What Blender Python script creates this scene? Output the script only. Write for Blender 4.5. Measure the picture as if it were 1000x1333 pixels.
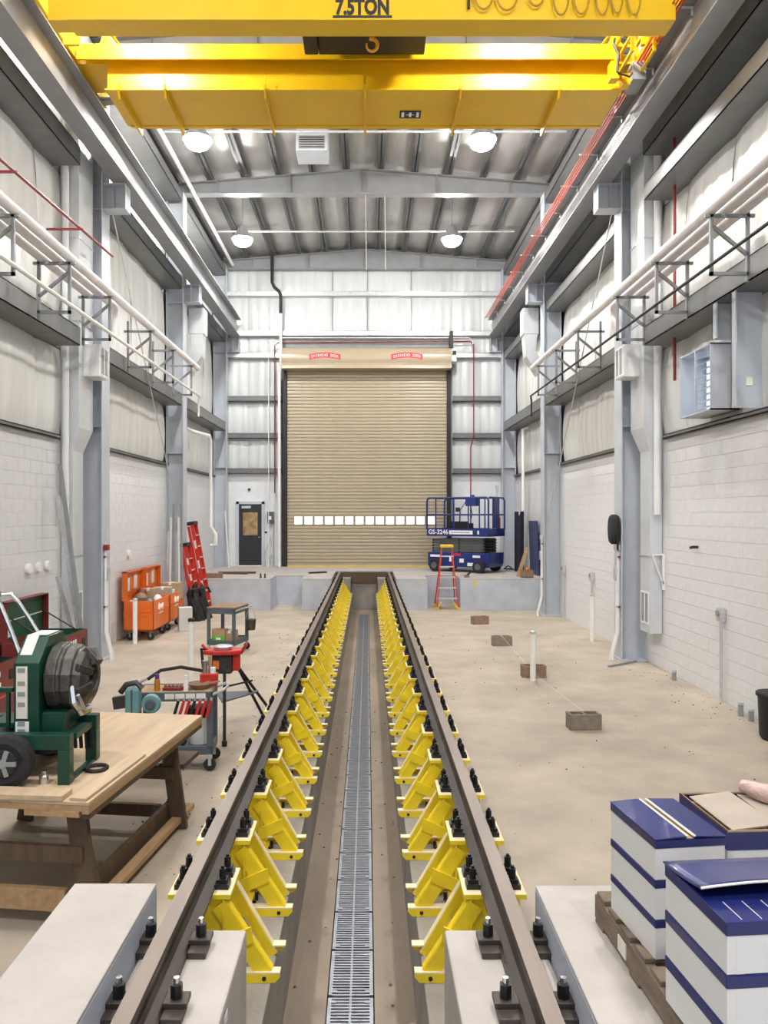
import bpy, bmesh, math, random
from mathutils import Vector, Matrix, Euler
random.seed(7)
S = bpy.context.scene
for o in list(bpy.data.objects): bpy.data.objects.remove(o)
# ---------------------------------------------------------------- camera, world, exposure
CAMZ = 2.62
cam = bpy.data.objects.new('camera', bpy.data.cameras.new('camera'))
S.collection.objects.link(cam); S.camera = cam
cam.location = (0, 0, CAMZ); cam.rotation_euler = (math.pi/2, 0, 0)
cam.data.sensor_fit = 'VERTICAL'; cam.data.sensor_height = 36; cam.data.lens = 27.0
cam.data.shift_x = 21.4/1333; cam.data.shift_y = 3.5/1333
cam.data.clip_start = 0.05; cam.data.clip_end = 200
w = bpy.data.worlds.new('daylight'); S.world = w; w.use_nodes = True
w.node_tree.nodes['Background'].inputs[0].default_value = (0.86, 0.92, 1.0, 1)
w.node_tree.nodes['Background'].inputs[1].default_value = 0.75
S.view_settings.view_transform = 'Standard'; S.view_settings.look = 'None'
S.view_settings.gamma = 1; S.view_settings.use_curve_mapping = False
S.view_settings.exposure = 0.72
LAMP = 260.0
XC = -0.103                     # track centre line
GX = 0.7525                     # half rail spacing
WL, WR = -5.2, 5.0              # wall faces
CI = 4.65                       # column inner flange from the track centre
DOCK = 0.86
COLY = (13.95, 20.0, 26.05)
YB = 26.3                       # back wall face
SILL = 3.88
# ---------------------------------------------------------------- materials
MT = {}
def mat(name, col, rough=.6, metal=0., var=.12, scale=6., bump=0., bscale=40., emit=0., stretch=(1,1,1), spec=.5, trans=0., dark=0., coat=0.):
    m = bpy.data.materials.new(name); m.use_nodes = True
    nt = m.node_tree; b = nt.nodes['Principled BSDF']; L = nt.links
    b.inputs['Roughness'].default_value = rough; b.inputs['Metallic'].default_value = metal
    b.inputs['Specular IOR Level'].default_value = spec
    if trans: b.inputs['Transmission Weight'].default_value = trans
    if coat: b.inputs['Coat Weight'].default_value = coat
    tc = nt.nodes.new('ShaderNodeTexCoord'); mp = nt.nodes.new('ShaderNodeMapping')
    mp.inputs['Scale'].default_value = stretch; L.new(tc.outputs['Object'], mp.inputs[0])
    nz = nt.nodes.new('ShaderNodeTexNoise'); nz.inputs['Scale'].default_value = scale; nz.inputs['Detail'].default_value = 5
    L.new(mp.outputs[0], nz.inputs['Vector'])
    rp = nt.nodes.new('ShaderNodeValToRGB')
    rp.color_ramp.elements[0].position = .3; rp.color_ramp.elements[1].position = .7
    rp.color_ramp.elements[0].color = [c*(1-var) for c in col]+[1]
    rp.color_ramp.elements[1].color = [min(1, c*(1+var)) for c in col]+[1]
    L.new(nz.outputs['Fac'], rp.inputs[0])
    out = rp.outputs[0]
    if dark:                    # blotches / stains
        n2 = nt.nodes.new('ShaderNodeTexNoise'); n2.inputs['Scale'].default_value = scale*.35; n2.inputs['Detail'].default_value = 8
        n2.inputs['Roughness'].default_value = .7; L.new(mp.outputs[0], n2.inputs['Vector'])
        r2 = nt.nodes.new('ShaderNodeValToRGB'); r2.color_ramp.elements[0].position = .35; r2.color_ramp.elements[1].position = .62
        r2.color_ramp.elements[0].color = (1-dark,)*3+(1,); r2.color_ramp.elements[1].color = (1,1,1,1)
        L.new(n2.outputs['Fac'], r2.inputs[0])
        mx = nt.nodes.new('ShaderNodeMix'); mx.data_type = 'RGBA'; mx.blend_type = 'MULTIPLY'; mx.inputs[0].default_value = 1
        L.new(out, mx.inputs[6]); L.new(r2.outputs[0], mx.inputs[7]); out = mx.outputs[2]
    L.new(out, b.inputs['Base Color'])
    if bump:
        nb = nt.nodes.new('ShaderNodeTexNoise'); nb.inputs['Scale'].default_value = bscale; nb.inputs['Detail'].default_value = 4
        L.new(mp.outputs[0], nb.inputs['Vector'])
        bp = nt.nodes.new('ShaderNodeBump'); bp.inputs['Strength'].default_value = bump; bp.inputs['Distance'].default_value = .02
        L.new(nb.outputs['Fac'], bp.inputs['Height']); L.new(bp.outputs[0], b.inputs['Normal'])
    if emit:
        b.inputs['Emission Color'].default_value = list(col)+[1]; b.inputs['Emission Strength'].default_value = emit
    MT[name] = m; return m
mat('floor', (.50,.43,.345), .55, var=.12, scale=1.6, bump=.2, bscale=25, dark=.26)
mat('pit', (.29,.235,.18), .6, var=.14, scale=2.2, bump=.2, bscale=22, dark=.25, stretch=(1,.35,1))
mat('plinth', (.32,.295,.265), .7, var=.15, scale=3, bump=.2, dark=.2)
mat('concrete', (.49,.455,.43), .7, var=.08, scale=3.5, bump=.2, bscale=35, dark=.12)
mat('dock_face', (.55,.60,.68), .6, var=.07, scale=3, bump=.15, dark=.12)
mat('block_paint', (.74,.75,.77), .5, var=.04, scale=9, bump=.35, bscale=70)
mat('wall_panel', (.74,.77,.80), .45, var=.05, scale=3)
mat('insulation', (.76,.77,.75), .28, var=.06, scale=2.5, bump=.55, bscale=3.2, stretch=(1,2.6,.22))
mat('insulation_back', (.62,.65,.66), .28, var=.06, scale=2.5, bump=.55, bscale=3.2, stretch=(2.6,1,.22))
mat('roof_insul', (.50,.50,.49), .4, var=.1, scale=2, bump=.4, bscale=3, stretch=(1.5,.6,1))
mat('steel_paint', (.51,.55,.61), .42, var=.06, scale=3)
mat('beam_paint', (.27,.28,.29), .38, .1, var=.08, scale=3)
mat('purlin_paint', (.10,.105,.11), .5, var=.1, scale=3)
mat('stand_toplit', (.80,.70,.46), .6, var=.08, scale=9)  # pale stand tops: overhead highlight painted into the colour, along with dust
mat('cable_yellow', (.36,.22,.012), .5, var=.1)
mat('steel_dark', (.30,.31,.32), .45, var=.1, scale=4)
mat('girt', (.17,.175,.175), .4, .2, var=.1, scale=4)
mat('galv', (.62,.64,.66), .35, .6, var=.12, scale=14)
mat('duct', (.66,.69,.72), .35, .2, var=.05, scale=4)
mat('white_paint', (.80,.81,.82), .4, var=.04)
mat('pvc', (.84,.84,.81), .35, var=.03)
mat('pipe_wrap', (.86,.83,.84), .45, var=.05, scale=6)
mat('red_pipe', (.24,.018,.016), .4, var=.1)
mat('copper', (.55,.07,.03), .4, .2, var=.1)
mat('crane_yellow', (.74,.46,.008), .33, var=.04, scale=2, spec=.5)
mat('stand_yellow', (.95,.71,.025), .42, var=.08, scale=9, dark=.12)
mat('rail_steel', (.075,.062,.055), .5, .35, var=.25, scale=5, stretch=(1,.25,1))
mat('rail_top', (.23,.19,.165), .42, .35, var=.12, scale=5, stretch=(1,.25,1))
mat('black_iron', (.018,.018,.02), .45, .3, var=.3, scale=20)
mat('black', (.012,.012,.014), .55, var=.2)
mat('rubber', (.02,.02,.022), .8, var=.3, scale=14, bump=.3)
mat('grate', (.33,.355,.40), .35, .65, var=.15, scale=12)
mat('drain_dark', (.03,.028,.025), .9, var=.2)
mat('door_tan', (.40,.34,.24), .32, var=.03, scale=4)
mat('door_hood', (.42,.35,.245), .25, var=.03, scale=4)
mat('door_black', (.022,.026,.034), .35, var=.1)
mat('lite', (.85,.9,.95), .2, var=.02, emit=.9)
mat('door_glass', (.36,.25,.13), .08, var=.4, scale=6)
mat('sign_red', (.62,.03,.05), .5, var=.05)
mat('sign_white', (.85,.85,.85), .5, var=.03)
mat('lift_blue', (.011,.028,.17), .3, var=.08, coat=.2)
mat('lift_grey', (.10,.11,.12), .5, var=.2)
mat('ladder_red', (.62,.035,.02), .4, var=.06)
mat('ladder_yellow', (.85,.58,.02), .4, var=.05)
mat('alu', (.70,.71,.72), .35, .5, var=.06)
mat('job_orange', (.78,.16,.015), .4, var=.06, dark=.1)
mat('chest_red', (.20,.022,.018), .4, var=.1, dark=.2)
mat('chest_green', (.012,.085,.045), .4, var=.15, dark=.2)
mat('bender_green', (.006,.055,.034), .35, var=.15, scale=7, dark=.2)
mat('cast_iron', (.085,.082,.076), .40, .6, var=.3, scale=16, bump=.25)
mat('chrome', (.68,.69,.70), .2, .9, var=.05)
mat('ply', (.56,.42,.28), .6, var=.10, scale=3, stretch=(6,.7,1), dark=.10)
mat('lumber', (.42,.27,.14), .65, var=.18, scale=5, stretch=(5,.6,5))
mat('lumber_dark', (.10,.066,.04), .7, var=.25, scale=5, stretch=(4,4,.5))
mat('pallet_wood', (.20,.15,.11), .8, var=.3, scale=7, stretch=(3,.8,3), bump=.4)
mat('carton_white', (.80,.80,.80), .45, var=.03, scale=4)
mat('carton_blue', (.014,.022,.14), .28, var=.12, scale=5, coat=.25)
mat('cardboard', (.44,.30,.18), .7, var=.08, scale=5)
mat('cardboard_grey', (.40,.34,.29), .7, var=.08)
mat('bubble_wrap', (.60,.42,.38), .5, var=.1, scale=30, bump=.6)
mat('cmu', (.25,.215,.165), .85, var=.2, scale=14, bump=.4)
mat('cmu_brown', (.27,.18,.12), .85, var=.2, scale=14, bump=.4)
mat('cart_grey', (.10,.12,.145), .5, var=.12, scale=8)
mat('teal_tool', (.16,.33,.33), .45, var=.12)
mat('red_tool', (.55,.03,.025), .4, var=.12)
mat('label_paper', (.78,.75,.66), .6, var=.08, scale=14)
mat('label_print', (.30,.30,.30), .6, var=.1)
mat('green_label', (.10,.55,.04), .5, var=.05)
mat('amber', (.45,.16,.02), .35, var=.1)
mat('purple', (.10,.04,.25), .4, var=.1)
mat('dark_fabric', (.014,.012,.03), .7, var=.3)
mat('blue_panel', (.03,.04,.14), .4, var=.1)
mat('earth', (.13,.09,.06), .9, var=.3)
mat('lamp_glow', (1.0,.965,.92), .5, var=0, emit=LAMP)
mat('hook_yellow', (.80,.45,.05), .35, var=.05)
mat('window_day', (.72,.86,1.0), .3, var=.02, emit=.8)
# ---------------------------------------------------------------- mesh builder
class MB:
    def __init__(s): s.v = []; s.f = []
    def add(s, vs, fs):
        n = len(s.v); s.v += [tuple(v) for v in vs]; s.f += [tuple(i+n for i in f) for f in fs]; return s
    def box(s, x0, x1, y0, y1, z0, z1, M=None):
        vs = [Vector((x, y, z)) for z in (z0, z1) for y in (y0, y1) for x in (x0, x1)]
        if M is not None: vs = [M @ v for v in vs]
        return s.add(vs, [(0,2,3,1),(4,5,7,6),(0,1,5,4),(2,6,7,3),(0,4,6,2),(1,3,7,5)])
    def bar(s, p, q, w, h, up=(0,0,1), ext=0.):
        p = Vector(p); q = Vector(q); d = (q-p).normalized(); p = p-d*ext; q = q+d*ext
        u = Vector(up); sd = d.cross(u)
        if sd.length < 1e-4: sd = d.cross(Vector((1,0,0)))
        sd.normalize(); u = sd.cross(d).normalized()
        vs = [c + sd*a*w/2 + u*b*h/2 for c in (p, q) for b in (-1, 1) for a in (-1, 1)]
        return s.add(vs, [(0,1,3,2),(4,6,7,5),(0,4,5,1),(2,3,7,6),(0,2,6,4),(1,5,7,3)])
    def tube(s, path, r, n=8, cap=True):
        P = [Vector(p) for p in path]; k = len(P); rs = r if isinstance(r, (list, tuple)) else [r]*k
        ref = None; vs = []
        for i in range(k):
            d = (P[min(i+1,k-1)]-P[max(i-1,0)]).normalized()
            if ref is None:
                ref = Vector((0,0,1)) if abs(d.z) < .9 else Vector((1,0,0))
            a = d.cross(ref)
            if a.length < 1e-4: a = d.cross(Vector((0,1,0)))
            a.normalize(); b = a.cross(d).normalized(); ref = b
            for j in range(n):
                t = 2*math.pi*j/n; vs.append(P[i]+a*math.cos(t)*rs[i]+b*math.sin(t)*rs[i])
        fs = [(i*n+j, i*n+(j+1)%n, (i+1)*n+(j+1)%n, (i+1)*n+j) for i in range(k-1) for j in range(n)]
        if cap: fs += [tuple(range(n))[::-1], tuple(range((k-1)*n, k*n))]
        return s.add(vs, fs)
    def cyl(s, p, q, r, n=12, r2=None): return s.tube([p, q], [r, r if r2 is None else r2], n)
    def lathe(s, prof, c=(0,0,0), n=16, axis='z'):
        vs = []; c = Vector(c)
        for (r, z) in prof:
            for j in range(n):
                t = 2*math.pi*j/n; a, b = r*math.cos(t), r*math.sin(t)
                v = {'z': (a,b,z), 'x': (z,a,b), 'y': (a,z,b)}[axis]; vs.append(c+Vector(v))
        k = len(prof)
        fs = [(i*n+j, i*n+(j+1)%n, (i+1)*n+(j+1)%n, (i+1)*n+j) for i in range(k-1) for j in range(n)]
        fs += [tuple(range(n))[::-1], tuple(range((k-1)*n, k*n))]
        return s.add(vs, fs)
    def prism(s, poly, a, b, axis='y'):
        n = len(poly)
        f3 = {'y': lambda p, t: (p[0], t, p[1]), 'x': lambda p, t: (t, p[0], p[1]), 'z': lambda p, t: (p[0], p[1], t)}[axis]
        vs = [f3(p, a) for p in poly]+[f3(p, b) for p in poly]
        fs = [tuple(range(n))[::-1], tuple(range(n, 2*n))]+[(i, (i+1)%n, n+(i+1)%n, n+i) for i in range(n)]
        return s.add(vs, fs)
    def grid(s, fn, nu, nv):
        vs = [fn(i/nu, j/nv) for j in range(nv+1) for i in range(nu+1)]
        return s.add(vs, [(j*(nu+1)+i, j*(nu+1)+i+1, (j+1)*(nu+1)+i+1, (j+1)*(nu+1)+i) for j in range(nv) for i in range(nu)])
    def xf(s, M): s.v = [tuple(M @ Vector(v)) for v in s.v]; return s
    def mesh(s, name, m, smooth=False):
        me = bpy.data.meshes.new(name); me.from_pydata(s.v, [], s.f)
        bm = bmesh.new(); bm.from_mesh(me); bmesh.ops.recalc_face_normals(bm, faces=bm.faces); bm.to_mesh(me); bm.free()
        me.materials.append(MT[m])
        if smooth:
            for p in me.polygons: p.use_smooth = True
            try: me.set_sharp_from_angle(angle=math.radians(40))
            except Exception: pass
        return me
    def build(s, name, m, parent=None, smooth=False, bevel=0., loc=None, rot=None):
        o = bpy.data.objects.new(name, s.mesh(name, m, smooth)); S.collection.objects.link(o)
        if parent is not None: o.parent = parent
        if loc is not None: o.location = loc
        if rot is not None: o.rotation_euler = rot
        if bevel:
            md = o.modifiers.new('bevel', 'BEVEL'); md.width = bevel; md.segments = 2; md.limit_method = 'ANGLE'
        return o
def place(name, me, parent=None, loc=None, rot=None):
    o = bpy.data.objects.new(name, me); S.collection.objects.link(o)
    if parent is not None: o.parent = parent
    if loc is not None: o.location = loc
    if rot is not None: o.rotation_euler = rot
    return o
def tag(o, label=None, cat=None, group=None, kind=None):
    if label: o['label'] = label
    if cat: o['category'] = cat
    if group: o['group'] = group
    if kind: o['kind'] = kind
    return o
def thing(name, label, cat, loc=(0,0,0), rz=0., group=None):
    o = bpy.data.objects.new(name, None); S.collection.objects.link(o)
    o.empty_display_size = .1; o.location = loc; o.rotation_euler = (0,0,rz)
    return tag(o, label, cat, group)
def copy_tree(o, parent=None):
    c = o.copy(); S.collection.objects.link(c)
    if parent is not None: c.parent = parent
    for ch in [x for x in o.children]: copy_tree(ch, c)
    return c
def text(s, size, name, m, parent, loc, rot=(math.pi/2,0,0), ext=.002, align='CENTER', bold=0., sx=1.):
    cu = bpy.data.curves.new('t', 'FONT'); cu.body = s; cu.size = size; cu.extrude = ext; cu.align_x = align; cu.offset = bold
    cu.resolution_u = 3
    t = bpy.data.objects.new('t', cu); S.collection.objects.link(t)
    me = bpy.data.meshes.new_from_object(t.evaluated_get(bpy.context.evaluated_depsgraph_get()))
    bpy.data.objects.remove(t); bpy.data.curves.remove(cu)
    for v in me.vertices: v.co.x *= sx
    me.materials.clear(); me.materials.append(MT[m]); me.name = name
    return place(name, me, parent, loc, rot)
def px(x, y, Y): return Vector(((x-478.6)*Y/1000, Y, CAMZ-(y-670)*Y/1000))
def mirx(x): return 2*XC-x
H = math.pi/2
ORD = 'first second third fourth fifth sixth seventh eighth ninth tenth eleventh twelfth thirteenth fourteenth fifteenth sixteenth seventeenth eighteenth nineteenth'.split()
def ordn(k):                    # 0 -> first
    if k < 19: return ORD[k]
    tens = ('twentieth','thirtieth','fortieth'); word = ('twenty','thirty','forty'); n = k+1
    return tens[n//10-2] if n % 10 == 0 else word[n//10-2]+'-'+ORD[n%10-1]
# ================================================================ SETTING
def struct(o): o['kind'] = 'structure'; return o
Y0 = -5.0
PL = 0.24; PIT = -0.33; PW = 0.39     # plinth top, pit floor, pit half width
PEND = 23.9
fl = MB()
fl.box(WL-.3, XC-1.0, Y0, YB+.3, -.4, 0); fl.box(XC+1.0, WR+.3, Y0, YB+.3, -.4, 0); fl.box(XC-1.0, XC+1.0, PEND, YB+.3, -.4, 0)
floor = struct(fl.build('floor', 'floor'))
b = MB(); gw = .145
b.box(XC-PW, XC-gw, Y0, PEND, PIT-.2, PIT); b.box(XC+gw, XC+PW, Y0, PEND, PIT-.2, PIT)
b.box(XC-gw, XC+gw, Y0, 2.0, PIT-.2, PIT); b.box(XC-gw, XC+gw, 22.7, PEND, PIT-.2, PIT)
struct(b.build('floor_pit', 'pit'))
struct(MB().box(XC-gw, XC+gw, 2.0, 22.7, PIT-.3, PIT-.12).build('floor_drain_channel', 'drain_dark'))
for s, nm in ((-1,'left'),(1,'right')):
    b = MB(); xs = sorted((XC+s*PW, XC+s*1.0)); b.box(xs[0], xs[1], Y0, PEND, PIT-.2, PL)
    struct(b.build('floor_plinth_'+nm, 'plinth', bevel=.008))
# far platform with the pockets in its front face, and near platform blocks
DF = 21.06
def plat(name, polys, z0, z1, m='dock_face', top='concrete'):
    b = MB()
    for p in polys: b.prism(p, z0, z1-.02, 'z')
    o = struct(b.build(name, m))
    t = MB()
    for p in polys: t.prism(p, z1-.02, z1, 'z')
    t.build('platform_top', top, o, bevel=.006)
    return o
plat('floor_platform_left', [[(WL,DF),(-2.66,DF),(-2.66,22.3),(-1.80,22.3),(-1.80,DF),(XC-.89,DF),(XC-.89,23.3),(XC-.89,YB),(WL,YB)]], 0, DOCK)
plat('floor_platform_right', [[(XC+.89,DF),(1.64,DF),(1.64,22.3),(2.55,22.3),(2.55,DF),(WR,DF),(WR,YB),(XC+.89,YB)]], 0, DOCK)
plat('floor_platform_middle', [[(XC-.89,PEND+.15),(XC+.89,PEND+.15),(XC+.89,YB),(XC-.89,YB)]], PIT, DOCK)
b = MB()
for s in (-1,1):
    xs = sorted((XC+s*.41, XC+s*.889)); b.box(xs[0], xs[1], 23.15, PEND, PL, .69)
b.box(XC-.40, XC+.40, PEND-.02, PEND+.14, PIT, .5)
struct(b.build('floor_rail_pedestal_far', 'plinth', bevel=.01))
struct(MB().box(XC-.88, XC+.88, PEND-.06, PEND+.14, .50, .835).build('trim_1', 'lumber_dark', bevel=.005))
NE = 3.67
plat('floor_platform_near_left', [[(-1.40,Y0),(XC-.905,Y0),(XC-.905,NE),(-1.40,NE)]], 0, DOCK)
plat('floor_platform_near_right', [[(XC+.90,Y0),(3.4,Y0),(3.4,NE-.02),(XC+.90,NE-.02)]], 0, DOCK)
for s, nm in ((-1,'left'),(1,'right')):
    xs = sorted((XC+s*.46, XC+s*.895))
    struct(MB().box(xs[0], xs[1], Y0, 3.575, PL, .69).build('floor_rail_pedestal_'+nm, 'concrete', bevel=.012))
# ---- side walls
BH, BL, BT = .2042, .405, .05
def side_wall(nm, s):
    xf = WL if s < 0 else WR                       # inner face
    xo = lambda d: xf + s*d                        # d>0 goes outwards
    c = MB(); a, bb = sorted((xo(.012), xo(.35))); c.box(a, bb, Y0, YB+.3, -.3, SILL)
    wall = struct(c.build('wall_'+nm, 'block_paint'))
    a, bb = sorted((xo(.16), xo(.35)))
    MB().box(a, bb, Y0, YB+.3, SILL, 11.6).build('wall_sheet', 'steel_dark', wall)
    ys, rows = 8.6, 19
    ncol = int((YB-ys)/BL)
    bm_ = MB(); a, bb = sorted((xo(0), xo(BT))); bm_.box(a-0, bb, .0012, BL-.0012, .0018, BH-.0018)
    me = bm_.mesh('block', 'block_paint')
    rest = MB(); cnt = 0
    for i in range(ncol):
        for r in range(rows):
            y = ys + i*BL + (BL/2 if r % 2 else 0); z = r*BH
            if cnt < 300 and i < 16:
                place('block', me, wall, (random.uniform(-.0012,.0012), y, z)); cnt += 1
            else: rest.box(a, bb, y+.0012, min(y+BL-.0012, YB), z+.0018, z+BH-.0018)
    o = rest.build('block_courses', 'block_paint', wall); o['kind'] = 'stuff'
    MB().box(*sorted((xo(.012), xo(.05))), Y0, ys+BL/2, 0, SILL).build('wall_face', 'block_paint', wall)
    # sill angle and girts
    xi = XC + s*CI
    zs = [(SILL, .07, .09)] + ([(5.43,.30,.42),(8.43,.30,.42)] if s < 0 else [(5.43,.30,.42),(7.85,.26,.40),(8.60,.30,.42)]) + [(10.7,.25,.42)]
    edges = [Y0] + [c for c in COLY] + [YB]
    for k in range(len(edges)-1):
        ya, yb = edges[k]+(.22 if k else 0), edges[k+1]-(.22 if k < len(edges)-2 else .0)
        if yb-ya < .5: continue
        ge = 12.78 if k == 0 else yb
        for (z, hh, d) in zs:
            g = MB(); i_ = xf - s*d
            a, bb = sorted((xf+s*.15, i_)); g.box(a, bb, ya, ge, z, z+.015)
            a, bb = sorted((i_, i_+s*.015)); g.box(a, bb, ya, ge, z, z+hh)
            a, bb = sorted((i_, i_+s*.09)); g.box(a, bb, ya, ge, z+hh-.015, z+hh)
            g.build('girt' if hh > .1 else 'sill_angle', 'girt', wall)
        lev = [zz for zz, _, _ in zs]+[11.55]
        for z0, z1 in zip(lev[:-1], lev[1:]):
            z0 += .02
            n = max(1, round((yb-ya)/1.52))
            for q in range(n):
                pa, pb = ya+(yb-ya)*q/n, ya+(yb-ya)*(q+1)/n
                ph = random.uniform(0, 6)
                def fn(u, v, pa=pa, pb=pb, ph=ph, z0=z0, z1=z1):
                    y = pa+(pb-pa)*u; z = z0+(z1-z0)*v
                    bu = math.sin(math.pi*u)**.6*.05 + math.sin(math.pi*v)**.7*.07
                    wv = .010*math.sin(y*17+ph+1.5*math.sin(z*2+ph))*min(1, 6*v*(1-v)+.3)
                    return (xo(.10-bu-wv), y, z)
                MB().grid(fn, 24, 8).build('insulation_panel', 'insulation', wall, smooth=True)
    return wall
wall_left = side_wall('left', -1)
wall_right = side_wall('right', 1)
# ---- back wall
wb = struct(MB().box(WL-.3, WR+.3, YB+.1, YB+.4, -.3, 11.9).build('wall_back', 'steel_dark'))
MB().box(WL, -2.95, YB, YB+.1, DOCK, 4.02).build('wall_panel', 'wall_panel', wb)
MB().box(2.9, WR, YB, YB+.1, DOCK, 4.02).build('wall_panel', 'wall_panel', wb)
levs = [4.02, 5.22, 6.48, 7.95, 8.70, 10.05, 11.05]
for z in levs[:-1]:
    segs = [(WL+.3, WR-.3)] if z > 8.3 else [(WL+.3, -2.92), (2.9, WR-.3)]
    for xa, xb in segs:
        g = MB(); g.box(xa, xb, YB-.2, YB+.08, z, z+.015); g.box(xa, xb, YB-.2, YB-.185, z, z+.17); g.box(xa, xb, YB-.2, YB-.12, z+.16, z+.175)
        g.build('girt', 'galv' if z > 7 else 'girt', wb)
for z0, z1 in zip(levs[:-1], levs[1:]):
    xs = [WL+.2, -4.1, -2.95]+([-1.2, 0.0, 1.5] if z0 > 8 else [])+[2.9, 3.9, WR-.1]
    for xa, xb in zip(xs[:-1], xs[1:]):
        if z0 < 8 and xa == -2.95: continue
        ph = random.uniform(0, 6)
        def fn(u, v, xa=xa, xb=xb, z0=z0, z1=z1, ph=ph):
            x = xa+(xb-xa)*u; z = z0+.02+(z1-z0-.02)*v
            bu = math.sin(math.pi*u)**.6*.04 + math.sin(math.pi*v)**.7*.05
            return (x, YB+.07-bu-.008*math.sin(x*19+ph), z)
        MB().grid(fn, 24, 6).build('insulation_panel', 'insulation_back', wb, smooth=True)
for x in (-4.1, -2.95, -1.2, 0.0, 1.5, 2.9, 3.9):
    if -2.9 < x < 2.85: MB().box(x-.012, x+.012, YB-.03, YB+.05, 8.7, 11.0).build('seam_strip', 'steel_dark', wb)
# ---- roof
def roofz(x): return 11.86-.08*abs(x-XC)
ceil = MB(); ceil.prism([(WL-.3, roofz(WL-.3)+.02),(XC, roofz(XC)+.02),(WR+.3, roofz(WR+.3)+.02),(WR+.3, roofz(WR)+.3),(XC, roofz(XC)+.3),(WL-.3, roofz(WL)+.3)], Y0, YB+.4, 'y')
ceiling = struct(ceil.build('ceiling', 'roof_insul'))
PX = [XC+(i-5.5)*.88 for i in range(12)]
for x in PX:
    z = roofz(x)
    p = MB(); p.box(x-.012, x+.012, 7.0, YB, z-.27, z); p.box(x-.09, x+.09, 7.0, YB, z-.27, z-.255); p.box(x-.085, x+.012, 7.0, YB, z-.02, z-.005)
    p.build('purlin', 'purlin_paint', ceiling)
ed = [WL]+PX+[WR]
for xa, xb in zip(ed[:-1], ed[1:]):
    for ya, yb in ((7, 13.95), (13.95, 20.0), (20.0, YB)):
        def fn(u, v, xa=xa, xb=xb, ya=ya, yb=yb):
            x = xa+(xb-xa)*u; y = ya+(yb-ya)*v
            return (x, y, roofz(x)-.03-.07*math.sin(math.pi*u)-.012*math.sin(y*8+xa*3)*math.sin(math.pi*u))
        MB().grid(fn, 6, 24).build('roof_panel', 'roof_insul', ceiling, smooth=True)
for y in COLY:
    r = MB(); xl, xr = XC-CI-.2, XC+CI+.2; zb = 10.95
    r.prism([(xl, zb),(xr, zb),(xr, roofz(xr)-.28),(XC, roofz(XC)-.28),(xl, roofz(xl)-.28)], y-.01, y+.01, 'y')
    r.box(xl, xr, y-.13, y+.13, zb-.015, zb+.01)
    for i in range(-2, 3): r.box(XC+i*1.9-.008, XC+i*1.9+.008, y-.12, y+.12, zb, roofz(XC+i*1.9)-.28)
    for s in (-1, 1): r.bar((XC, y, roofz(XC)-.28), (XC+s*(CI+.2), y, roofz(XC+s*(CI+.2))-.28), .26, .02, (0,0,1))
    r.build('rafter', 'beam_paint', ceiling)
for yy in (17.0, 23.0):
    MB().tube([(WL+.6, yy, 11.1),(WR-.6, yy, 11.1)], .03, 8).build('roof_strut_pipe', 'galv', ceiling)
# ---- columns
def column(y, s, lab):
    xi, xw = XC+s*CI, (WL if s < 0 else WR)
    t = thing('steel_column', lab, 'column', (xi, y, 0), 0, 'building columns')
    d = abs(xw-xi)
    zt = 10.94
    MB().box(*sorted((0, s*.02)), -.2, .2, 0.03, zt).build('flange', 'steel_paint', t)
    MB().box(*sorted((s*.02, s*(d-.02))), -.008, .008, .03, zt).build('web', 'steel_paint', t)
    MB().box(*sorted((s*(d-.02), s*d)), -.2, .2, .03, zt).build('flange', 'steel_paint', t)
    MB().box(*sorted((-s*.03, s*d)), -.24, .24, 0, .03).build('base_plate', 'steel_paint', t)
    for z in (4.2, 8.1, 8.58): MB().box(*sorted((s*.02, s*(d-.02))), -.18, .18, z, z+.014).build('stiffener', 'steel_paint', t)
    # corbel that carries the runway beam
    br = MB(); x1 = -s*.40
    br.box(*sorted((x1, 0)), -.15, .15, 8.565, 8.58); br.box(*sorted((x1, 0)), -.15, .15, 8.12, 8.135)
    br.box(*sorted((x1, 0)), -.01, .01, 8.135, 8.565); br.box(*sorted((x1, x1+s*.012)), -.15, .15, 8.135, 8.565); br.box(*sorted((x1*.45, x1*.45+s*.012)), -.14, .14, 8.135, 8.565)
    br.build('corbel', 'steel_paint', t)
    return t
who = {(-1,0):'grey steel column beside the open red and green chest', (1,0):'grey steel column carrying the black hose reel',
       (-1,1):'grey steel column behind the orange job boxes and red ladders', (1,1):'grey steel column at the platform end by the blue panel',
       (-1,2):'grey steel corner column beside the black door', (1,2):'grey steel corner column behind the blue scissor lift'}
for k, y in enumerate(COLY):
    for s in (-1, 1): column(y, s, who[(s,k)])
# ---- door in the back wall
dx0, dx1 = -4.40, -3.62
d1 = struct(MB().box(dx0, dx1, YB-.05, YB-.01, DOCK+.03, 2.98).build('door_1', 'door_black', bevel=.004))
fr = MB(); fr.box(dx0-.09, dx0, YB-.07, YB, DOCK, 3.07); fr.box(dx1, dx1+.09, YB-.07, YB, DOCK, 3.07); fr.box(dx0-.09, dx1+.09, YB-.07, YB, 2.98, 3.07)
fr.build('door_frame', 'steel_paint', d1)
MB().box(dx0+.14, dx1-.14, YB-.055, YB-.045, 1.92, 2.70).build('window_pane', 'door_glass', d1)
MB().box(dx0+.1, dx0+.42, YB-.11, YB-.05, 2.83, 2.92).build('door_closer', 'galv', d1, bevel=.01)
kn = MB(); kn.lathe([(.0,0),(.032,.005),(.03,.03),(.012,.03),(.012,.06),(.03,.065),(.028,.1),(0,.1)], (0,0,0), 10, 'y'); kn.xf(Matrix.Translation((dx1-.07, YB-.05, 1.85)) @ Matrix.Rotation(math.pi,4,'Z'))
kn.build('door_knob', 'chrome', d1, True)
MB().box(dx0, dx1, YB-.12, YB+.0, DOCK, DOCK+.03).build('threshold', 'sign_white', d1)
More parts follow.
